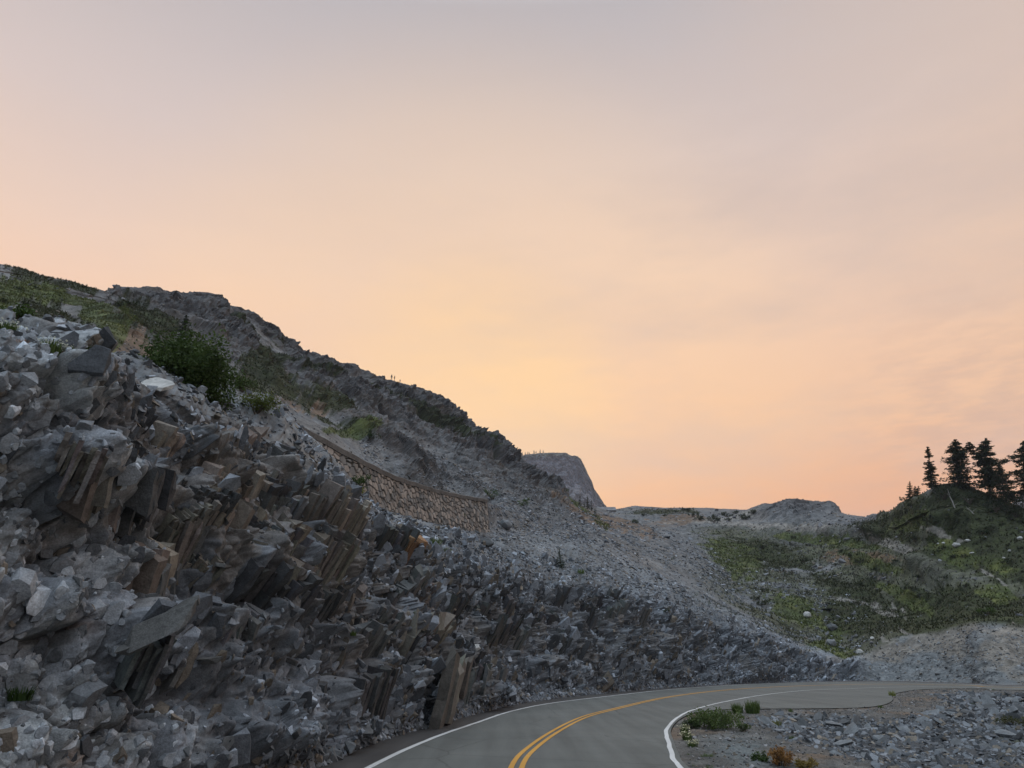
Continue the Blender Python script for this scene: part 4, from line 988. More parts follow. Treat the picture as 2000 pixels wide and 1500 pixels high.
# ------------------------------------------------------------------ distant mountains
def mountain(name, crest, r_top, r_base, y_base, cols, rows, seed, colour, label, amp=1.0):
    a = np.array(crest, float); A, te = ray(a[:, 0], a[:, 1])
    azm = np.linspace(A[0], A[-1], cols); tcr = np.interp(azm, A, te)
    _, tbase = ray(1100, y_base)
    zt = CAM_H + tcr * r_top; zb_ = CAM_H + float(tbase) * r_base
    t = np.concatenate([np.linspace(0, 1, rows), 1 + np.linspace(.1, 1, 8)])[:, None]
    fr_ = np.where(t <= 1, r_base + (r_top - r_base) * np.minimum(t, 1) ** 1.6, r_top + (t - 1) * r_top * .3)
    zz = np.where(t <= 1, zb_ + (zt - zb_)[None] * np.minimum(t, 1) ** .85, zt[None] - (t - 1) * (zt - zb_)[None] * 1.0)
    Bm = np.stack([np.sin(azm)[None] * fr_, np.cos(azm)[None] * fr_, zz], -1)
    p = Bm.reshape(-1, 3).astype(np.float32); k = 1500 / r_top
    rb = fbm(p * np.array([.05, .05, .008]) * k, 4, seed, ridged=True); vb = fbm(p * .03 * k, 4, seed + 9)
    tt = np.repeat(np.minimum(t, 1), cols, 1).ravel(); fd = (1 - .72 * sst(.9, 1.0, tt)) * amp
    Bm = Bm.reshape(-1, 3); Bm[:, 1] += (rb * 14 + vb * 12) * fd / k; Bm[:, 2] += (fbm(p * .02 * k, 3, seed + 20) * 5 + fbm(p * .09 * k, 3, seed + 21) * 5) * fd / k
    fine = fbm(p * np.array([.12, .12, .02]) * k, 3, seed + 30)
    c = np.array(colour)[None] * (1 + .4 * vb + .45 * np.clip(rb, -1, 1) + .6 * fine)[:, None]
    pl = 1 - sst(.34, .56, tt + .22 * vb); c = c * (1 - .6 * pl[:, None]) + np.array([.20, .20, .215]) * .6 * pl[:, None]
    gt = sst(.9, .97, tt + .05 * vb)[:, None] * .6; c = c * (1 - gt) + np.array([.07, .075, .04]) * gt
    return tag(mesh_np(name, Bm, grid_faces(len(t), cols), M_FAR, col=c), label, kind='structure')


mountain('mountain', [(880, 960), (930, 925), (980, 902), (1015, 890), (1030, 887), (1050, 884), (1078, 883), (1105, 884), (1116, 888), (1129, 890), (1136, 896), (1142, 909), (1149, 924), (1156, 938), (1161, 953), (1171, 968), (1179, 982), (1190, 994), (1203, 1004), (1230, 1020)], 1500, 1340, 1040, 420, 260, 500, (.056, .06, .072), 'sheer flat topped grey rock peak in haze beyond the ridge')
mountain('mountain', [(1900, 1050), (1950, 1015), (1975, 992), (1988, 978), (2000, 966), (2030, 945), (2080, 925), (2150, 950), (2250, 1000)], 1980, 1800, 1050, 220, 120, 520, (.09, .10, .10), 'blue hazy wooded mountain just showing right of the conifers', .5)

# ------------------------------------------------------------------ vegetation builders
def leaf_mesh(name, cen, nrm, size, colr, parent, mat, aspect=.5, asx=None):
    """one diamond leaf per centre"""
    n = len(cen); z = nrm / (np.linalg.norm(nrm, axis=1)[:, None] + 1e-9)
    x = RNG.normal(0, 1, (n, 3)) if asx is None else asx.copy()
    x -= (x * z).sum(1)[:, None] * z; x /= np.linalg.norm(x, axis=1)[:, None] + 1e-9; y = np.cross(z, x)
    s = size[:, None]
    V = np.stack([cen - x * s * .5, cen + y * s * aspect * .5 + z * s * .08, cen + x * s * .5, cen - y * s * aspect * .5 + z * s * .08], 1).reshape(-1, 3)
    F_ = np.arange(4 * n).reshape(n, 4)
    return mesh_np(name, V, F_, mat, parent, col=np.repeat(colr, 4, 0))


def tube_mesh(name, paths, mat, parent, sides=5):
    """paths: list of (points (k,3), radii (k,))"""
    Vs_, Fs_ = [], []; b = 0
    for P_, rd in paths:
        P_ = np.asarray(P_, float); T_ = np.gradient(P_, axis=0); T_ /= np.linalg.norm(T_, axis=1)[:, None] + 1e-9
        u = np.cross(T_, [.3, .9, .1]); u /= np.linalg.norm(u, axis=1)[:, None] + 1e-9; v = np.cross(T_, u)
        a = np.linspace(0, 2 * math.pi, sides, endpoint=False)
        ring = P_[:, None] + (u[:, None] * np.cos(a)[None, :, None] + v[:, None] * np.sin(a)[None, :, None]) * np.asarray(rd)[:, None, None]
        k = len(P_); Vs_.append(ring.reshape(-1, 3)); ii = np.arange(k * sides).reshape(k, sides) + b
        f = np.stack([ii[:-1], np.roll(ii, -1, 1)[:-1], np.roll(ii, -1, 1)[1:], ii[1:]], -1).reshape(-1, 4); Fs_.append(f); b += k * sides
    return mesh_np(name, np.vstack(Vs_), np.vstack(Fs_), mat, parent, smooth=True)


def conifer(base, topv, width, label, whorls=26, per=6, gap=.0, name='conifer', taper=.75, blunt=.0, group=None, lead=(), extra=(), dens=1.0, bare=.06, cols=((.022, .032, .016), (.04, .052, .024))):
    """base, topv world points; width = crown half width near the foot"""
    base = Vector(base); ax = Vector(topv) - base; Ht = ax.length
    root = empty(name, base, label, 'conifer', group)
    ax = np.array(ax)
    tr = np.linspace(0, 1, 9)[:, None]; bend = np.array([RNG.normal(0, .02), RNG.normal(0, .02), 0]) * Ht
    spine = lambda t: t * ax + np.sin(np.pi * t) * bend
    paths = [(spine(tr), (Ht * .022 * (1 - .93 * tr[:, 0])) + .008)]
    cen, nr_, sz, dirx = [], [], [], []
    def branch(o, d, Lb, up):
        k = 7; t = np.linspace(0, 1, k)[:, None]
        sag = np.array([0, 0, 1.]) * (-.22 * t ** 1.2 + .10 * t ** 3 + up * t) * Lb
        pts = o + d * t * Lb + sag
        paths.append((pts, np.linspace(Ht * .006, .004, k)))
        m = max(8, int(36 * dens * (Lb / (width + .01)) + 6))
        tt = RNG.uniform(.12, 1.03, m); side = RNG.normal(0, 1, m)
        pc = np.stack([np.interp(tt, t[:, 0], pts[:, c]) for c in range(3)], 1)
        sd = np.cross(d, [0, 0, 1.]); spread = Lb * .26 * (1.1 - .7 * tt)
        pc = pc + sd * (side * spread)[:, None] * .8 + np.stack([np.zeros(m), np.zeros(m), RNG.normal(-.03, .04, m) * Lb - np.abs(side) * spread * .25], 1)
        cen.append(pc); dx_ = d[None] * .8 + sd[None] * np.sign(side)[:, None] * .7 + np.array([0, 0, -.25]) + RNG.normal(0, .25, (m, 3)); dirx.append(dx_)
        nr_.append(np.array([0, 0, 1.])[None] + RNG.normal(0, .45, (m, 3))); sz.append(np.full(m, Ht * .055) * RNG.uniform(.5, 1.4, m))
    def crown(o0, axv, wid, nw, pr):
        for k in range(nw):
            t = bare + (1 - bare) * (k + RNG.random() * .8) / nw
            if RNG.random() < gap: continue
            prof_ = ((1 - t) ** taper) * (1 - blunt) + blunt * min(1, (1 - t) * 5); prof_ *= .55 + .45 * min(1, t * 5)
            for j in range(pr):
                a = RNG.uniform(0, 6.283); Lb = wid * prof_ * RNG.uniform(.45, 1.15) + Ht * .015
                d = np.array([math.cos(a), math.sin(a), RNG.uniform(-.1, .15)])
                branch(o0 + (spine(t) if axv is None else axv * t), d, Lb, .15 * t)
    crown(np.zeros(3), None, width, whorls, per)
    for t0, vec, wd, nw in lead:
        o0 = spine(t0); vec = np.array(vec); paths.append((o0 + np.linspace(0, 1, 5)[:, None] * vec, np.linspace(Ht * .012, .01, 5)))
        crown(o0, vec, wd, nw, per)
    for t0, vec in extra:
        vec = np.array(vec, float); Lb = np.linalg.norm(vec); branch(spine(t0), vec / Lb, Lb, .15); branch(spine(t0 + .01), vec / Lb, Lb * .95, .12)
    # dense heart of the crown
    m = int(420 * dens); t = RNG.random(m) ** 1.2 * .95 + .05
    pr_ = np.clip((1 - t) ** taper, .05, 1) * width * .38
    a = RNG.uniform(0, 6.283, m)
    cen.append(np.stack([spine(x) for x in t]) + np.stack([np.cos(a) * pr_ * RNG.random(m), np.sin(a) * pr_ * RNG.random(m), np.zeros(m)], 1))
    dirx.append(RNG.normal(0, 1, (m, 3))); nr_.append(RNG.normal(0, 1, (m, 3)) + np.array([0, 0, .5])); sz.append(np.full(m, Ht * .05))
    cen = np.vstack(cen); nn = np.vstack(nr_); s_ = np.concatenate(sz); dxx = np.vstack(dirx)
    c0, c1 = np.array(cols[0]), np.array(cols[1]); kk = RNG.random(len(cen))[:, None]
    tube_mesh('trunk', paths, M_BARK, root)
    leaf_mesh('crown', cen, nn, s_, c0 + (c1 - c0) * kk, root, M_NEEDLE, aspect=.34, asx=dxx)
    return root


def copy_tree(o, loc, sc=1.0, rz=0.0, label=None, group=None):
    c = o.copy(); COL.objects.link(c); c.location = loc; c.scale = (sc, sc, sc); c.rotation_euler = (0, 0, rz)
    if label: c['label'] = label
    if group: c['group'] = group
    for ch in list(o.children):
        d = ch.copy(); COL.objects.link(d); d.parent = c
    return c


# conifers on the knoll at the right
RT = 150.0
mp_ = RT * 1.06 / F_PX
conifer(wp(1820, 955, RT), wp(1811, 873, RT), 1.7, 'slim conifer leftmost on the knoll, leaning slightly left', 26, 6, gap=.08, taper=.7)
conifer(wp(1878, 958, RT), wp(1865, 858, RT), 2.7, 'broad flat topped conifer in the middle of the knoll with a side leader', 30, 7, gap=.1, blunt=.55, taper=.6, lead=[(.55, (2.2, 0, 2.6), 1.0, 8)])
conifer(wp(1938, 975, RT), wp(1926, 856, RT), 2.6, 'tall twin topped conifer right of the flat topped one with bare lower trunk', 30, 6, gap=.12, blunt=.4, taper=.6, bare=.22, lead=[(.5, (-2.2, 0, 4.8), 1.2, 12)], extra=[(.6, (4.6, .2, .7)), (.58, (3.6, -.4, .5))])
conifer(wp(1966, 985, RT - 2), wp(1950, 905, RT - 2), 3.1, 'dense low conical conifer at the foot of the twin topped tree', 26, 8, gap=.0, taper=.8, dens=1.3)
conifer(wp(2004, 985, RT), wp(1999, 862, RT), 3.0, 'sparse conifer cut off by the right edge of the picture', 22, 6, gap=.25, blunt=.4, taper=.6)
for k, (bx, by, ty, lb) in enumerate([(1776, 972, 940, 'tallest of the three tiny saplings on the left shoulder of the knoll'), (1786, 968, 949, 'middle tiny sapling on the left shoulder of the knoll'), (1793, 964, 949, 'rightmost tiny sapling on the left shoulder of the knoll')]):
    conifer(wp(bx, by + 2, 151), wp(bx + 1, ty, 151), 1.0, lb, 14, 7, name='sapling', dens=1.6)
# low krummholz on the knoll
# trees by the saddle
sad = conifer(at(1150, 992)[0], at(1150, 992)[0] + Vector((0, 0, 3.6)), .9, 'shortest dark conifer in the row before the hazy peak', 12, 5, dens=.5, group='small conifers in the saddle before the hazy peak')
for (bx, by, hpx, lb) in [(1134, 988, 23, 'leftmost dark conifer in the row before the hazy peak'), (1142, 990, 14, 'second dark conifer from the left before the hazy peak'), (1157, 995, 22, 'rightmost dark conifer in the row before the hazy peak')]:
    p_ = at(bx, by)[0]; copy_tree(sad, p_, hpx * mpp(p_) / 3.6, RNG.random() * 6, lb)
conifer(at(1163, 1010)[0], at(1163, 1010)[0] + Vector((0, 0, 16 * mpp(at(1163, 1010)[0]))), .9, 'bushy dark sapling on the scree crest left of the roof', 9, 6, name='sapling', dens=.8, taper=.5)
conifer(at(1097, 1108)[0], at(1094, 1108)[0] + Vector((.05, 0, 34 * mpp(at(1097, 1108)[0]))), .55, 'young green conifer standing in the scree above the road', 10, 6, name='sapling', dens=.8, cols=((.03, .055, .03), (.05, .085, .045)))
conifer(at(358, 660)[0], at(358, 660)[0] + Vector((0, 0, 52 * mpp(at(358, 660)[0]))), 1.2, 'narrow dark conifer on the slope behind the big shrub', 16, 6)
# trees along the top of the hazy peak
mt0 = conifer(wp(1020, 890, 1505), wp(1020, 882.5, 1505), 3.2, 'dark conifer on the flat top of the hazy peak', 12, 6, dens=1.2, group='conifers along the top of the hazy peak')
for bx in (1016, 1018, 1026, 1031, 1034, 1043, 1047, 1055, 1061):
    yb = np.interp(bx, [1015, 1030, 1050, 1078], [891, 888, 885, 884]); copy_tree(mt0, wp(bx, yb, 1503), RNG.uniform(.55, 1.15), RNG.random() * 6)


def shrub(base, rad, hgt, label, nleaf=900, leaf=.07, cols=((.025, .05, .012), (.06, .10, .025)), name='shrub', cat='shrub', clumps=24, group=None, mat=M_LEAF, flat=1.0):
    root = empty(name, base, label, cat, group)
    cc = RNG.normal(0, 1, (clumps, 3)); cc /= np.linalg.norm(cc, axis=1)[:, None]; cc *= RNG.uniform(.3, 1.1, clumps)[:, None]
    cc[:, 0] *= rad; cc[:, 1] *= rad * flat; cc[:, 2] = hgt * (.52 + .40 * cc[:, 2])
    pk = RNG.integers(0, clumps, nleaf); cr = min(rad, hgt) * .30
    cen = cc[pk] + RNG.normal(0, .5, (nleaf, 3)) * cr; cen[:, 2] = np.maximum(cen[:, 2], .02)
    c0, c1 = np.array(cols[0]), np.array(cols[1]); kk = (.5 * RNG.random(clumps)[pk] + .5 * RNG.random(nleaf))[:, None]
    leaf_mesh('foliage', cen, RNG.normal(0, .7, (nleaf, 3)) + np.array([0, 0, .7]), leaf * RNG.uniform(.6, 1.3, nleaf), c0 + (c1 - c0) * kk, root, mat)
    paths = []
    for k in range(min(clumps, 14)):
        t = np.linspace(0, 1, 5)[:, None]; e = cc[k]; paths.append((np.array([0, 0, -.1]) * (1 - t) + e * t + np.array([0, 0, .15]) * np.sin(np.pi * t) * hgt, np.linspace(rad * .022 + .004, .004, 5)))
    tube_mesh('stems', paths, M_BARK, root)
    return root


def herb(base, rad, hgt, label, n=160, col=((.05, .085, .02), (.10, .14, .04)), flower=None, nf=40, name='plant', cat='plant', group=None, wide=.035):
    """grassy tuft of arched blades, optional flower heads"""
    root = empty(name, base, label, cat, group)
    a = RNG.uniform(0, 6.283, n); r_ = rad * np.sqrt(RNG.random(n)) * .7; b = np.stack([np.cos(a) * r_, np.sin(a) * r_, np.full(n, -.03)], 1)
    a2 = a + RNG.normal(0, .6, n); out = np.stack([np.cos(a2), np.sin(a2), np.zeros(n)], 1); h = hgt * RNG.uniform(.5, 1.05, n)
    sd = np.stack([-np.sin(a2), np.cos(a2), np.zeros(n)], 1) * (wide * hgt * RNG.uniform(.6, 1.4, n))[:, None]
    m_ = b + out * (rad * .25) * RNG.random(n)[:, None] + np.stack([np.zeros(n), np.zeros(n), h * .6], 1); t_ = b + out * (rad * .6) * RNG.random(n)[:, None] + np.stack([np.zeros(n), np.zeros(n), h], 1)
    V = np.stack([b - sd, b + sd, m_ + sd * .8, m_ - sd * .8, t_], 1).reshape(-1, 3); k = np.arange(n)[:, None] * 5
    q4 = k + np.array([0, 1, 2, 3]); t3 = k + np.array([3, 2, 4])
    c0, c1 = np.array(col[0]), np.array(col[1]); cc = c0 + (c1 - c0) * RNG.random(n)[:, None]
    mesh_np('leaves', V, q4, M_LEAF, root, col=np.repeat(cc, 5, 0), Ft=t3)
    if flower:
        pk = RNG.integers(0, n, nf); cen = t_[pk] + RNG.normal(0, .03 * rad, (nf, 3)) + np.array([0, 0, .03 * hgt])
        fl_ = leaf_mesh('flowers', cen, RNG.normal(0, .4, (nf, 3)) + np.array([0, 0, 1]), np.full(nf, hgt * .16) * RNG.uniform(.7, 1.3, nf), np.array(flower)[None] * RNG.uniform(.8, 1.1, nf)[:, None], root, M_LEAF, aspect=.9); fl_['kind'] = 'stuff'
    return root


# the big shrub at the top of the cut
pb = wp(352, 792, 16.6); m0 = mpp(pb)
RNG = np.random.default_rng(21)
shrub(pb + Vector((0, .3, -.15)), 84 * m0, 185 * m0, 'big leafy dark green shrub at the top of the road cut', 15000, .09, ((.026, .048, .012), (.078, .118, .032)), clumps=110, name='large_shrub')
for (bx, by, rpx, hpx, nl, lb, cs) in [
    (500, 805, 40, 40, 1500, 'low yellow green shrub right below the big shrub', ((.06, .085, .015), (.13, .15, .03))),
    (470, 765, 30, 34, 700, 'small loose shrub on the slope right behind the big shrub', ((.03, .05, .012), (.06, .09, .02))),
    (320, 775, 22, 18, 400, 'pale green low shrub left of the big shrub foot', ((.05, .07, .02), (.10, .12, .04))),
    (345, 690, 22, 28, 500, 'dark shrub on the slope above the big shrub', ((.015, .03, .01), (.035, .055, .015))),
    (30, 640, 34, 50, 900, 'bright green shrub on the slope at the left edge', ((.03, .055, .01), (.06, .10, .02))),
    (705, 955, 18, 34, 800, 'upright green shrub growing against the stone wall', ((.03, .06, .015), (.07, .12, .03))),
    (700, 965, 16, 16, 400, 'yellow flowering shrub at the foot of the stone wall', ((.10, .12, .02), (.26, .24, .05))),
    (722, 860, 28, 18, 700, 'dark spreading shrub on the ledge above the stone wall', ((.012, .026, .008), (.03, .05, .012))),
    (964, 975, 20, 20, 600, 'round green shrub beyond the right end of the stone wall', ((.03, .06, .015), (.07, .12, .03))),
    (1024, 986, 14, 16, 350, 'small green shrub on the scree right of the wall', ((.03, .06, .015), (.07, .12, .03))),
    (1240, 1024, 10, 11, 240, 'dark green bush alone on the pale scree', ((.02, .035, .01), (.04, .065, .018))),
    (1395, 1020, 16, 13, 400, 'dark spreading bush below the saddle skyline', ((.015, .025, .01), (.032, .045, .015))),
    (1345, 1000, 14, 8, 240, 'low dark bush on the saddle skyline', ((.015, .025, .01), (.032, .045, .015))),
    (692, 1030, 9, 18, 260, 'small green shrub tucked in the tilted slate beds', ((.03, .06, .015), (.06, .11, .03))),
    (1300, 1198, 9, 10, 200, 'small dark bush at the top edge of the cut', ((.015, .028, .01), (.04, .055, .018))),
    (1930, 1200, 24, 14, 700, 'bright green bush on the dark heath above the bank', ((.03, .06, .012), (.07, .11, .022))),
    (935, 852, 12, 8, 200, 'dark bush on the cliff edge skyline', ((.015, .02, .01), (.035, .04, .015))),
    (1845, 975, 26, 26, 900, 'dark dense shrub under the slim conifer', ((.010, .018, .008), (.026, .036, .014))),
    (1895, 985, 34, 30, 1200, 'dark dense shrub under the flat topped conifer', ((.010, .018, .008), (.026, .036, .014))),
    (1945, 1000, 36, 26, 1200, 'dark dense shrub below the twin topped conifer', ((.010, .018, .008), (.026, .036, .014))),
    (1985, 1010, 30, 26, 1000, 'dark dense shrub nearest the right edge of the knoll', ((.010, .018, .008), (.026, .036, .014)))]:
    p_ = at(bx, by, sgmin=-1 if bx in (692, 1300) else 1.02)[0]; m_ = mpp(p_)
    shrub(p_, rpx * m_, hpx * m_, lb, nl, max(.06, 2.6 * m_), cs, clumps=max(8, nl // 60))
# low shrubs dotted over the slopes beyond the bend
lowp = [shrub(Vector((0, 0, -50 - k)), 1.0, .7, 'low', 260, .22, ((.016, .026, .010), (.042, .056, .020)), clumps=9) for k in range(3)]
spots = [(RNG.uniform(1760, 2000), RNG.uniform(965, 1100)) for _ in range(46)] + [(RNG.uniform(1230, 1480), RNG.uniform(997, 1020)) for _ in range(14)] + [(RNG.uniform(1440, 1990), RNG.uniform(1040, 1210)) for _ in range(36)] + [(RNG.uniform(0, 260), RNG.uniform(560, 640)) for _ in range(16)]
used_ = 0
for (bx, by) in spots:
    try: p_ = at(bx, by, sgmin=2.0)[0]
    except RuntimeError: continue
    sc_ = RNG.uniform(5, 13) * mpp(p_)
    lb, gp = ('dark low shrub in the cover of the tree topped knoll', 'low shrubs on the knoll') if bx > 1740 and by < 1105 else ('dark low shrub along the stony saddle', 'low shrubs along the saddle') if by < 1022 and bx > 1000 else ('low shrub on the steep green slope at the upper left', 'low shrubs on the upper left slope') if bx < 300 else ('low dark shrub in the grass beyond the bend', 'low shrubs in the grass beyond the bend')
    src_ = lowp[used_ % 3]
    if used_ < 3: o_ = src_; o_.location = p_; o_.scale = (sc_, sc_, sc_); o_['label'] = lb; o_['group'] = gp
    else: o_ = copy_tree(src_, p_, sc_, RNG.random() * 6, lb, gp)
    used_ += 1
# flowering clumps on the bench at the left
WF = (.62, .62, .52)
for (bx, by, rpx, hpx, lb) in [(12, 662, 26, 30, 'white flowered clump at the left edge on the bench'), (93, 697, 26, 30, 'largest white flowered clump on the bench at the left'), (137, 697, 13, 16, 'small pale flowered clump right of the largest one'), (168, 695, 13, 17, 'rightmost white flowered clump on the bench')]:
    p_ = at(bx, by)[0] + Vector((0, 0, .05)); m_ = mpp(p_); herb(p_, rpx * m_, hpx * m_, lb, 260, flower=WF, nf=120, name='flowering_plant', cat='flowering plant')
for (bx, by, rpx, hpx, lb) in [(45, 668, 18, 8, 'rusty pink low plant between the two left flower clumps'), (118, 690, 14, 8, 'rusty pink low plant behind the largest flower clump')]:
    p_ = at(bx, by)[0]; m_ = mpp(p_); herb(p_, rpx * m_, hpx * m_, lb, 120, col=((.25, .13, .08), (.40, .24, .15)))
p_ = at(38, 1370)[0]; m_ = mpp(p_); herb(p_ + at(38, 1370)[1] * .05, 30 * m_, 30 * m_, 'dark green fern growing from the lower left rock', 90, ((.02, .045, .01), (.045, .08, .02)), name='fern', cat='fern', wide=.06)
p_ = at(545, 825, sgmin=1.0)[0]; m_ = mpp(p_); herb(p_, 26 * m_, 20 * m_, 'pale flowered clump at the left end of the stone wall', 200, flower=WF, nf=70, name='flowering_plant', cat='flowering plant')
for (bx, by, rpx, hpx, lb) in [(845, 1062, 26, 14, 'bright green tuft at the top of the cut below the wall'), (865, 1078, 22, 10, 'low green tuft right of the bright tuft below the wall'), (900, 1010, 12, 8, 'grass tuft at the foot of the wall'), (1130, 1122, 16, 10, 'yellow green tuft in the scree beside the young conifer'), (690, 1240, 10, 10, 'small green tuft in the lower middle of the cut'), (815, 1200, 8, 10, 'small dark tuft on a ledge in the middle of the cut')]:
    p_ = at(bx, by)[0]; m_ = mpp(p_); herb(p_, rpx * m_, hpx * m_, lb, 150, ((.05, .09, .02), (.11, .15, .035)), name='grass_tuft', cat='grass tuft')
# plants on the verge inside the bend
def vplant(kind, bx, by, rpx, hpx, lb, **kw):
    p_ = on_verge(bx, by); m_ = mpp(p_)
    if kind == 's': shrub(p_, rpx * m_, hpx * m_, lb, **kw)
    else: herb(p_, rpx * m_, hpx * m_, lb, **kw)
SG_ = ((.045, .075, .02), (.11, .15, .045))
vplant('s', 1402, 1424, 56, 34, 'widest grey green bush on the verge by the inner white line', nleaf=3600, leaf=.075, cols=SG_, clumps=60)
vplant('s', 1350, 1424, 22, 17, 'darker bush left of the widest bush on the verge', nleaf=800, leaf=.06, cols=((.025, .045, .012), (.06, .09, .025)), clumps=20)
vplant('s', 1455, 1430, 12, 18, 'small bush right of the widest bush on the verge', nleaf=420, leaf=.05, cols=SG_, clumps=12)
vplant('h', 1441, 1393, 14, 22, 'leafy green plant at the pullout edge, left of the spiky one', n=160)
vplant('h', 1470, 1393, 18, 26, 'spiky green plant at the pullout edge beside the road', n=220)
for (bx, by, rpx, hpx, lb) in [(1337, 1432, 10, 16, 'upper cream flowered plant along the inner white line'), (1342, 1446, 12, 18, 'middle cream flowered plant along the inner white line'), (1352, 1458, 14, 14, 'lowest cream flowered plant along the inner white line')]:
    vplant('h', bx, by, rpx, hpx, lb, n=120, flower=(.62, .60, .40), nf=110, name='flowering_plant', cat='flowering plant')
vplant('h', 1382, 1478, 18, 9, 'low green cushion plant in the bare gravel', n=160)
vplant('h', 1345, 1474, 6, 6, 'tiny green tuft beside the inner white line', n=60)
vplant('h', 1352, 1496, 9, 6, 'dark tuft at the bottom edge beside the white line', n=80)
vplant('h', 1385, 1500, 12, 10, 'pale green tuft at the bottom edge of the verge', n=90)
vplant('s', 1486, 1490, 20, 18, 'dense green bush at the bottom edge left of the rusty bush', nleaf=800, leaf=.045, cols=((.03, .06, .015), (.07, .11, .03)), clumps=20)
vplant('s', 1526, 1496, 24, 34, 'rust orange bush at the bottom edge of the verge', nleaf=1500, leaf=.045, cols=((.16, .075, .02), (.30, .16, .05)), clumps=30)
vplant('s', 1570, 1502, 30, 18, 'low yellowish rust bush right of the rust orange bush', nleaf=1000, leaf=.045, cols=((.14, .09, .02), (.24, .18, .05)), clumps=24)
vplant('h', 1516, 1416, 14, 12, 'yellow green tuft among stones below the pullout', n=110, col=((.09, .11, .02), (.17, .17, .05)))
vplant('h', 1545, 1444, 10, 10, 'green tuft under a slab in the fill slope', n=80)
vplant('h', 1544, 1390, 6, 8, 'dark tuft beside the cream slab at the pullout edge', n=60)
vplant('h', 1743, 1362, 8, 14, 'yellow green plant at the rounded end of the pullout', n=90, col=((.12, .15, .03), (.2, .22, .05)))
vplant('h', 1720, 1383, 8, 8, 'dark green tuft on the near edge of the pullout', n=90)
vplant('h', 1942, 1357, 4, 6, 'small dark tuft high in the fill slope near the road', n=50)
vplant('h', 1902, 1378, 5, 7, 'small green tuft in the middle of the fill slope', n=50)
vplant('s', 1985, 1440, 26, 18, 'low green shrub in the fill slope at the right edge', nleaf=800, leaf=.06, cols=((.04, .05, .015), (.09, .09, .03)), clumps=20)

# grass and heath blades over the vegetated ground
gw_ = AREA / RRf ** 1.35 * inview * VEG.ravel() * (SGf > 1.2) * (SGf < 7.0)
gi_ = pickv(gw_, 60000); n = len(gi_); b = FINf[gi_]; hh = np.clip(RRf[gi_] / 420, .06, .36) * RNG.uniform(.4, 1.3, n)
a = RNG.uniform(0, 6.283, n); sd = np.stack([np.cos(a), np.sin(a), np.zeros(n)], 1) * (hh * .45)[:, None]; tp = b + np.stack([RNG.normal(0, .3, n) * hh, RNG.normal(0, .3, n) * hh, hh], 1)
isg = (RNG.random(n) < GRS.ravel()[gi_])[:, None]
bc = np.where(isg, np.array([.058, .076, .02]), np.array([.030, .035, .014])) * .45 + COLR.reshape(-1, 3)[gi_] * .6
bc = bc * RNG.uniform(.7, 1.3, n)[:, None]
tag(mesh_np('grass', np.stack([b - sd, b + sd, tp], 1).reshape(-1, 3), np.arange(3 * n).reshape(n, 3), M_LEAF, col=np.repeat(bc, 3, 0)), 'grass and low heath covering parts of the mountain slope', kind='stuff')

# ------------------------------------------------------------------ dead wood on the knoll
def log(p0, p1, r0_, label):
    root = empty('fallen_log', p0, label, 'log')
    t = np.linspace(0, 1, 7)[:, None]; v = np.array(p1 - p0); P_ = t * v + RNG.normal(0, .04, (7, 3))
    pa = [(P_, np.linspace(r0_, r0_ * .45, 7))]
    o_ = tube_mesh('trunk', pa, M_DEAD, root, 8)
    br = [(P_[k] + np.linspace(0, 1, 4)[:, None] * np.array(d), np.linspace(r0_ * .4, .02, 4)) for k, d in ((2, (.7, -.2, .5)), (4, (-.5, -.2, .6)), (5, (.5, 0, .3)))]
    for q_ in br: tube_mesh('branch', [q_], M_DEAD, root, 6)


log(wp(1870, 1004, 144), wp(1850, 955, 147), .12, 'bleached dead trunk lying down the face of the knoll')
log(wp(1902, 1003, 141), wp(1888, 992, 142), .08, 'small bleached broken branch right of the dead trunk on the knoll')

# ------------------------------------------------------------------ building roof in the saddle
br_ = at(1186, 998)[0]; bm_ = mpp(br_)
hut = empty('building', br_ + Vector((0, 3, -1.2)), 'low building with grey pitched roof showing above the saddle', 'building')
LX, WY, HW, HR = 34 * bm_, 5.0, 1.6, 1.5
hx = LX / 2
mesh_np('wall', [(-hx, -WY / 2, 0), (hx, -WY / 2, 0), (hx, WY / 2, 0), (-hx, WY / 2, 0), (-hx, -WY / 2, HW), (hx, -WY / 2, HW), (hx, WY / 2, HW), (-hx, WY / 2, HW)], [(0, 1, 5, 4), (1, 2, 6, 5), (2, 3, 7, 6), (3, 0, 4, 7)], M_PLANK, hut)
ex, ey, th = hx + .3, WY / 2 + .4, .15
rv = []
for x in (-ex, ex):
    rv += [(x, -ey, HW - .1), (x, 0, HW + HR), (x, ey, HW - .1), (x, ey, HW - .1 - th), (x, 0, HW + HR - th), (x, -ey, HW - .1 - th)]
bmr = bmesh.new(); vs_ = [bmr.verts.new(v) for v in rv]
for k in range(6): bmr.faces.new([vs_[k], vs_[(k + 1) % 6], vs_[6 + (k + 1) % 6], vs_[6 + k]])
bmr.faces.new([vs_[k] for k in (0, 5, 4, 1)]); bmr.faces.new([vs_[k] for k in (1, 4, 3, 2)]); bmr.faces.new([vs_[k] for k in (6, 7, 10, 11)]); bmr.faces.new([vs_[k] for k in (7, 8, 9, 10)])
bmesh.ops.recalc_face_normals(bmr, faces=bmr.faces[:]); mr_ = bpy.data.meshes.new('roof'); bmr.to_mesh(mr_); bmr.free(); mr_.materials.append(M_ROOF)
ro = bpy.data.objects.new('roof', mr_); COL.objects.link(ro); ro.parent = hut
for x in (-ex - .02, ex + .02):
    mesh_np('gable', [(x, -WY / 2, HW - .02), (x, WY / 2, HW - .02), (x, 0, HW + HR - th - .1)], [(0, 1, 2)], surf_mat('pale_gable', base=(.5, .46, .42), bump=0, scales=(1.,)), hut)

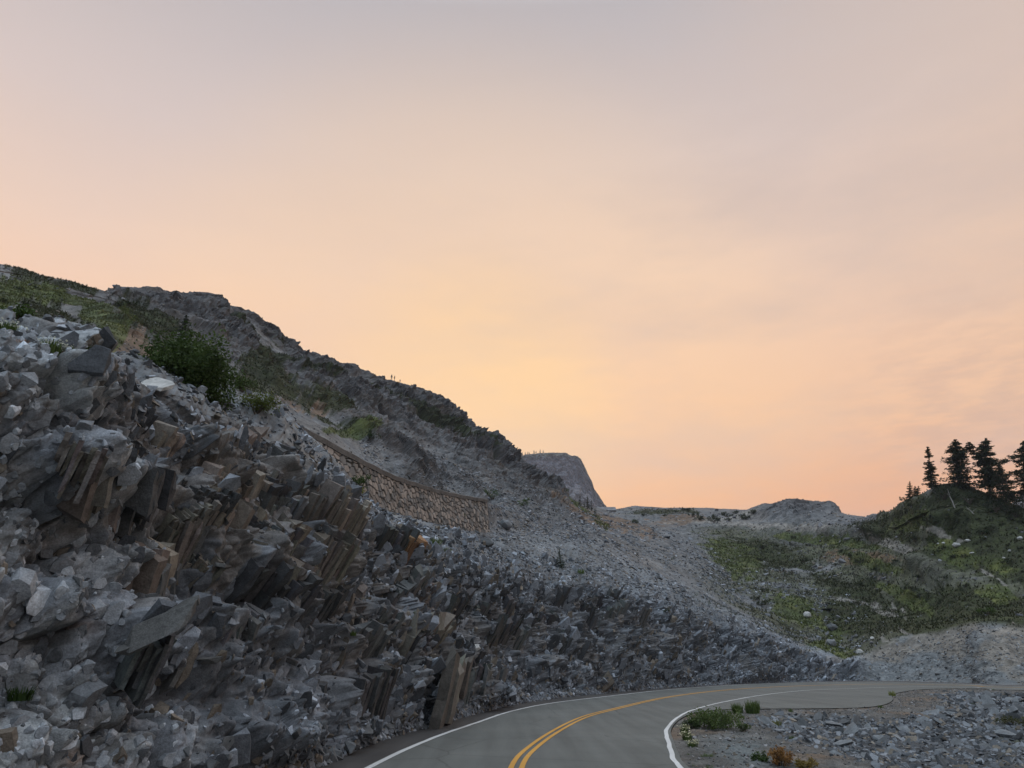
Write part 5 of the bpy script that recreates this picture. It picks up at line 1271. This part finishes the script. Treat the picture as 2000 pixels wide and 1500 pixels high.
# ------------------------------------------------------------------ the three people on the ridge
def person(base, H, label, pose, facing=0.0):
    """continuous skinned body; hair as a child"""
    k = H / 1.75
    J = {'pel': (0, 0, .95), 'sp': (0, .01, 1.15), 'ch': (0, .01, 1.36), 'nk': (0, 0, 1.50), 'hd': (0, -.02, 1.62), 'tp': (0, -.02, 1.74)}
    Rd = {'pel': .15, 'sp': .13, 'ch': .16, 'nk': .06, 'hd': .10, 'tp': .06}
    E_ = [('pel', 'sp'), ('sp', 'ch'), ('ch', 'nk'), ('nk', 'hd'), ('hd', 'tp')]
    for s, sx in (('l', 1), ('r', -1)):
        st, ar = pose[s]
        J['hp' + s] = (sx * .10, 0, .90); J['kn' + s] = (sx * (.11 + st[0] * .5), st[1] * .5 - .03, .50); J['an' + s] = (sx * (.11 + st[0]), st[1], .09); J['ft' + s] = (sx * (.13 + st[0]), st[1] - .17, .04)
        J['sh' + s] = (sx * .19, .01, 1.41); J['el' + s] = (sx * (.24 + ar[0]), ar[1], 1.41 - .29 + ar[2]); J['wr' + s] = (sx * (.24 + ar[3]), ar[4], 1.41 - .54 + ar[5]); J['hn' + s] = (sx * (.24 + ar[3]), ar[4] - .04, 1.41 - .68 + ar[5])
        for a_, r_ in (('hp', .10), ('kn', .065), ('an', .05), ('ft', .04), ('sh', .075), ('el', .05), ('wr', .036), ('hn', .03)): Rd[a_ + s] = r_
        E_ += [('pel', 'hp' + s), ('hp' + s, 'kn' + s), ('kn' + s, 'an' + s), ('an' + s, 'ft' + s), ('ch', 'sh' + s), ('sh' + s, 'el' + s), ('el' + s, 'wr' + s), ('wr' + s, 'hn' + s)]
    names = list(J); me = bpy.data.meshes.new('person'); me.from_pydata([tuple(c * k for c in J[n_]) for n_ in names], [(names.index(a_), names.index(b_)) for a_, b_ in E_], [])
    o = bpy.data.objects.new('person', me); COL.objects.link(o); o.location = base; o.rotation_euler = (0, 0, facing)
    md = o.modifiers.new('skin', 'SKIN'); sv = me.skin_vertices[0].data
    for n_, v in zip(names, sv): v.radius = (Rd[n_] * k, Rd[n_] * k)
    sv[0].use_root = True
    o.modifiers.new('sub', 'SUBSURF').levels = 2; o.modifiers['sub'].render_levels = 2
    me.materials.append(M_CLOTH)
    V, F_ = hull_template(40, (.22, .25, .2), 5, 0)
    hr = mesh_np('hair', V * k, F_, surf_mat('hair', base=(.03, .022, .018), bump=0, scales=(5.,)), o, smooth=True); hr.location = (0, .0, 1.70 * k)
    return tag(o, label, 'person')


A0 = (.02, 0, 0, .02, -.05, 0)
for bx, hpx, lb, pose, fc in [(765.5, 10.8, 'person standing leftmost on the ridge in dark clothes, arms down', {'l': ((0, .02), A0), 'r': ((0, -.02), A0)}, .3),
                              (771.8, 10.5, 'person standing in the middle on the ridge with arms bent at the chest', {'l': ((.03, -.1), (.06, -.05, .02, -.06, -.28, .25)), 'r': ((.03, .1), (.06, -.05, .02, -.06, -.28, .25))}, -1.0),
                              (782, 7.0, 'smaller person standing lower at the right on the ridge', {'l': ((.02, .05), (.08, 0, 0, .02, -.1, .1)), 'r': ((.02, -.05), (.08, 0, 0, .02, -.1, .1))}, .8)]:
    col_ = (np.abs(FPX - bx) < 1.5) & (SG > 6.5) & (SG < 7.3)
    ii = np.flatnonzero(col_.ravel()); b_ = ii[np.argmin(PYf[ii])]; p_ = Vector(FINf[b_])
    person(p_ - Vector((0, 0, .05)), hpx * mpp(p_), lb, pose, fc)

# ------------------------------------------------------------------ haze
hx0, hx1, hy0, hy1, hz0, hz1 = -2200., 2200., -300., 3400., -7.5, 640.
HV = [(x, y, z) for z in (hz0, hz1) for x, y in ((hx0, hy0), (hx1, hy0), (hx1, hy1), (hx0, hy1))]
mh, th_ = new_mat('haze_air'); pv = th_.n('ShaderNodeVolumePrincipled'); pv.inputs['Density'].default_value = HAZE_DENSITY; pv.inputs['Color'].default_value = (.76, .81, .95, 1); pv.inputs['Anisotropy'].default_value = .2
oh = th_.n('ShaderNodeOutputMaterial'); th_.l(pv.outputs[0], oh.inputs['Volume'])
hz = mesh_np('haze', HV, [(3, 2, 1, 0), (4, 5, 6, 7), (0, 1, 5, 4), (1, 2, 6, 5), (2, 3, 7, 6), (3, 0, 4, 7)], mh)
tag(hz, 'thin smoky evening haze over the valley', kind='stuff')
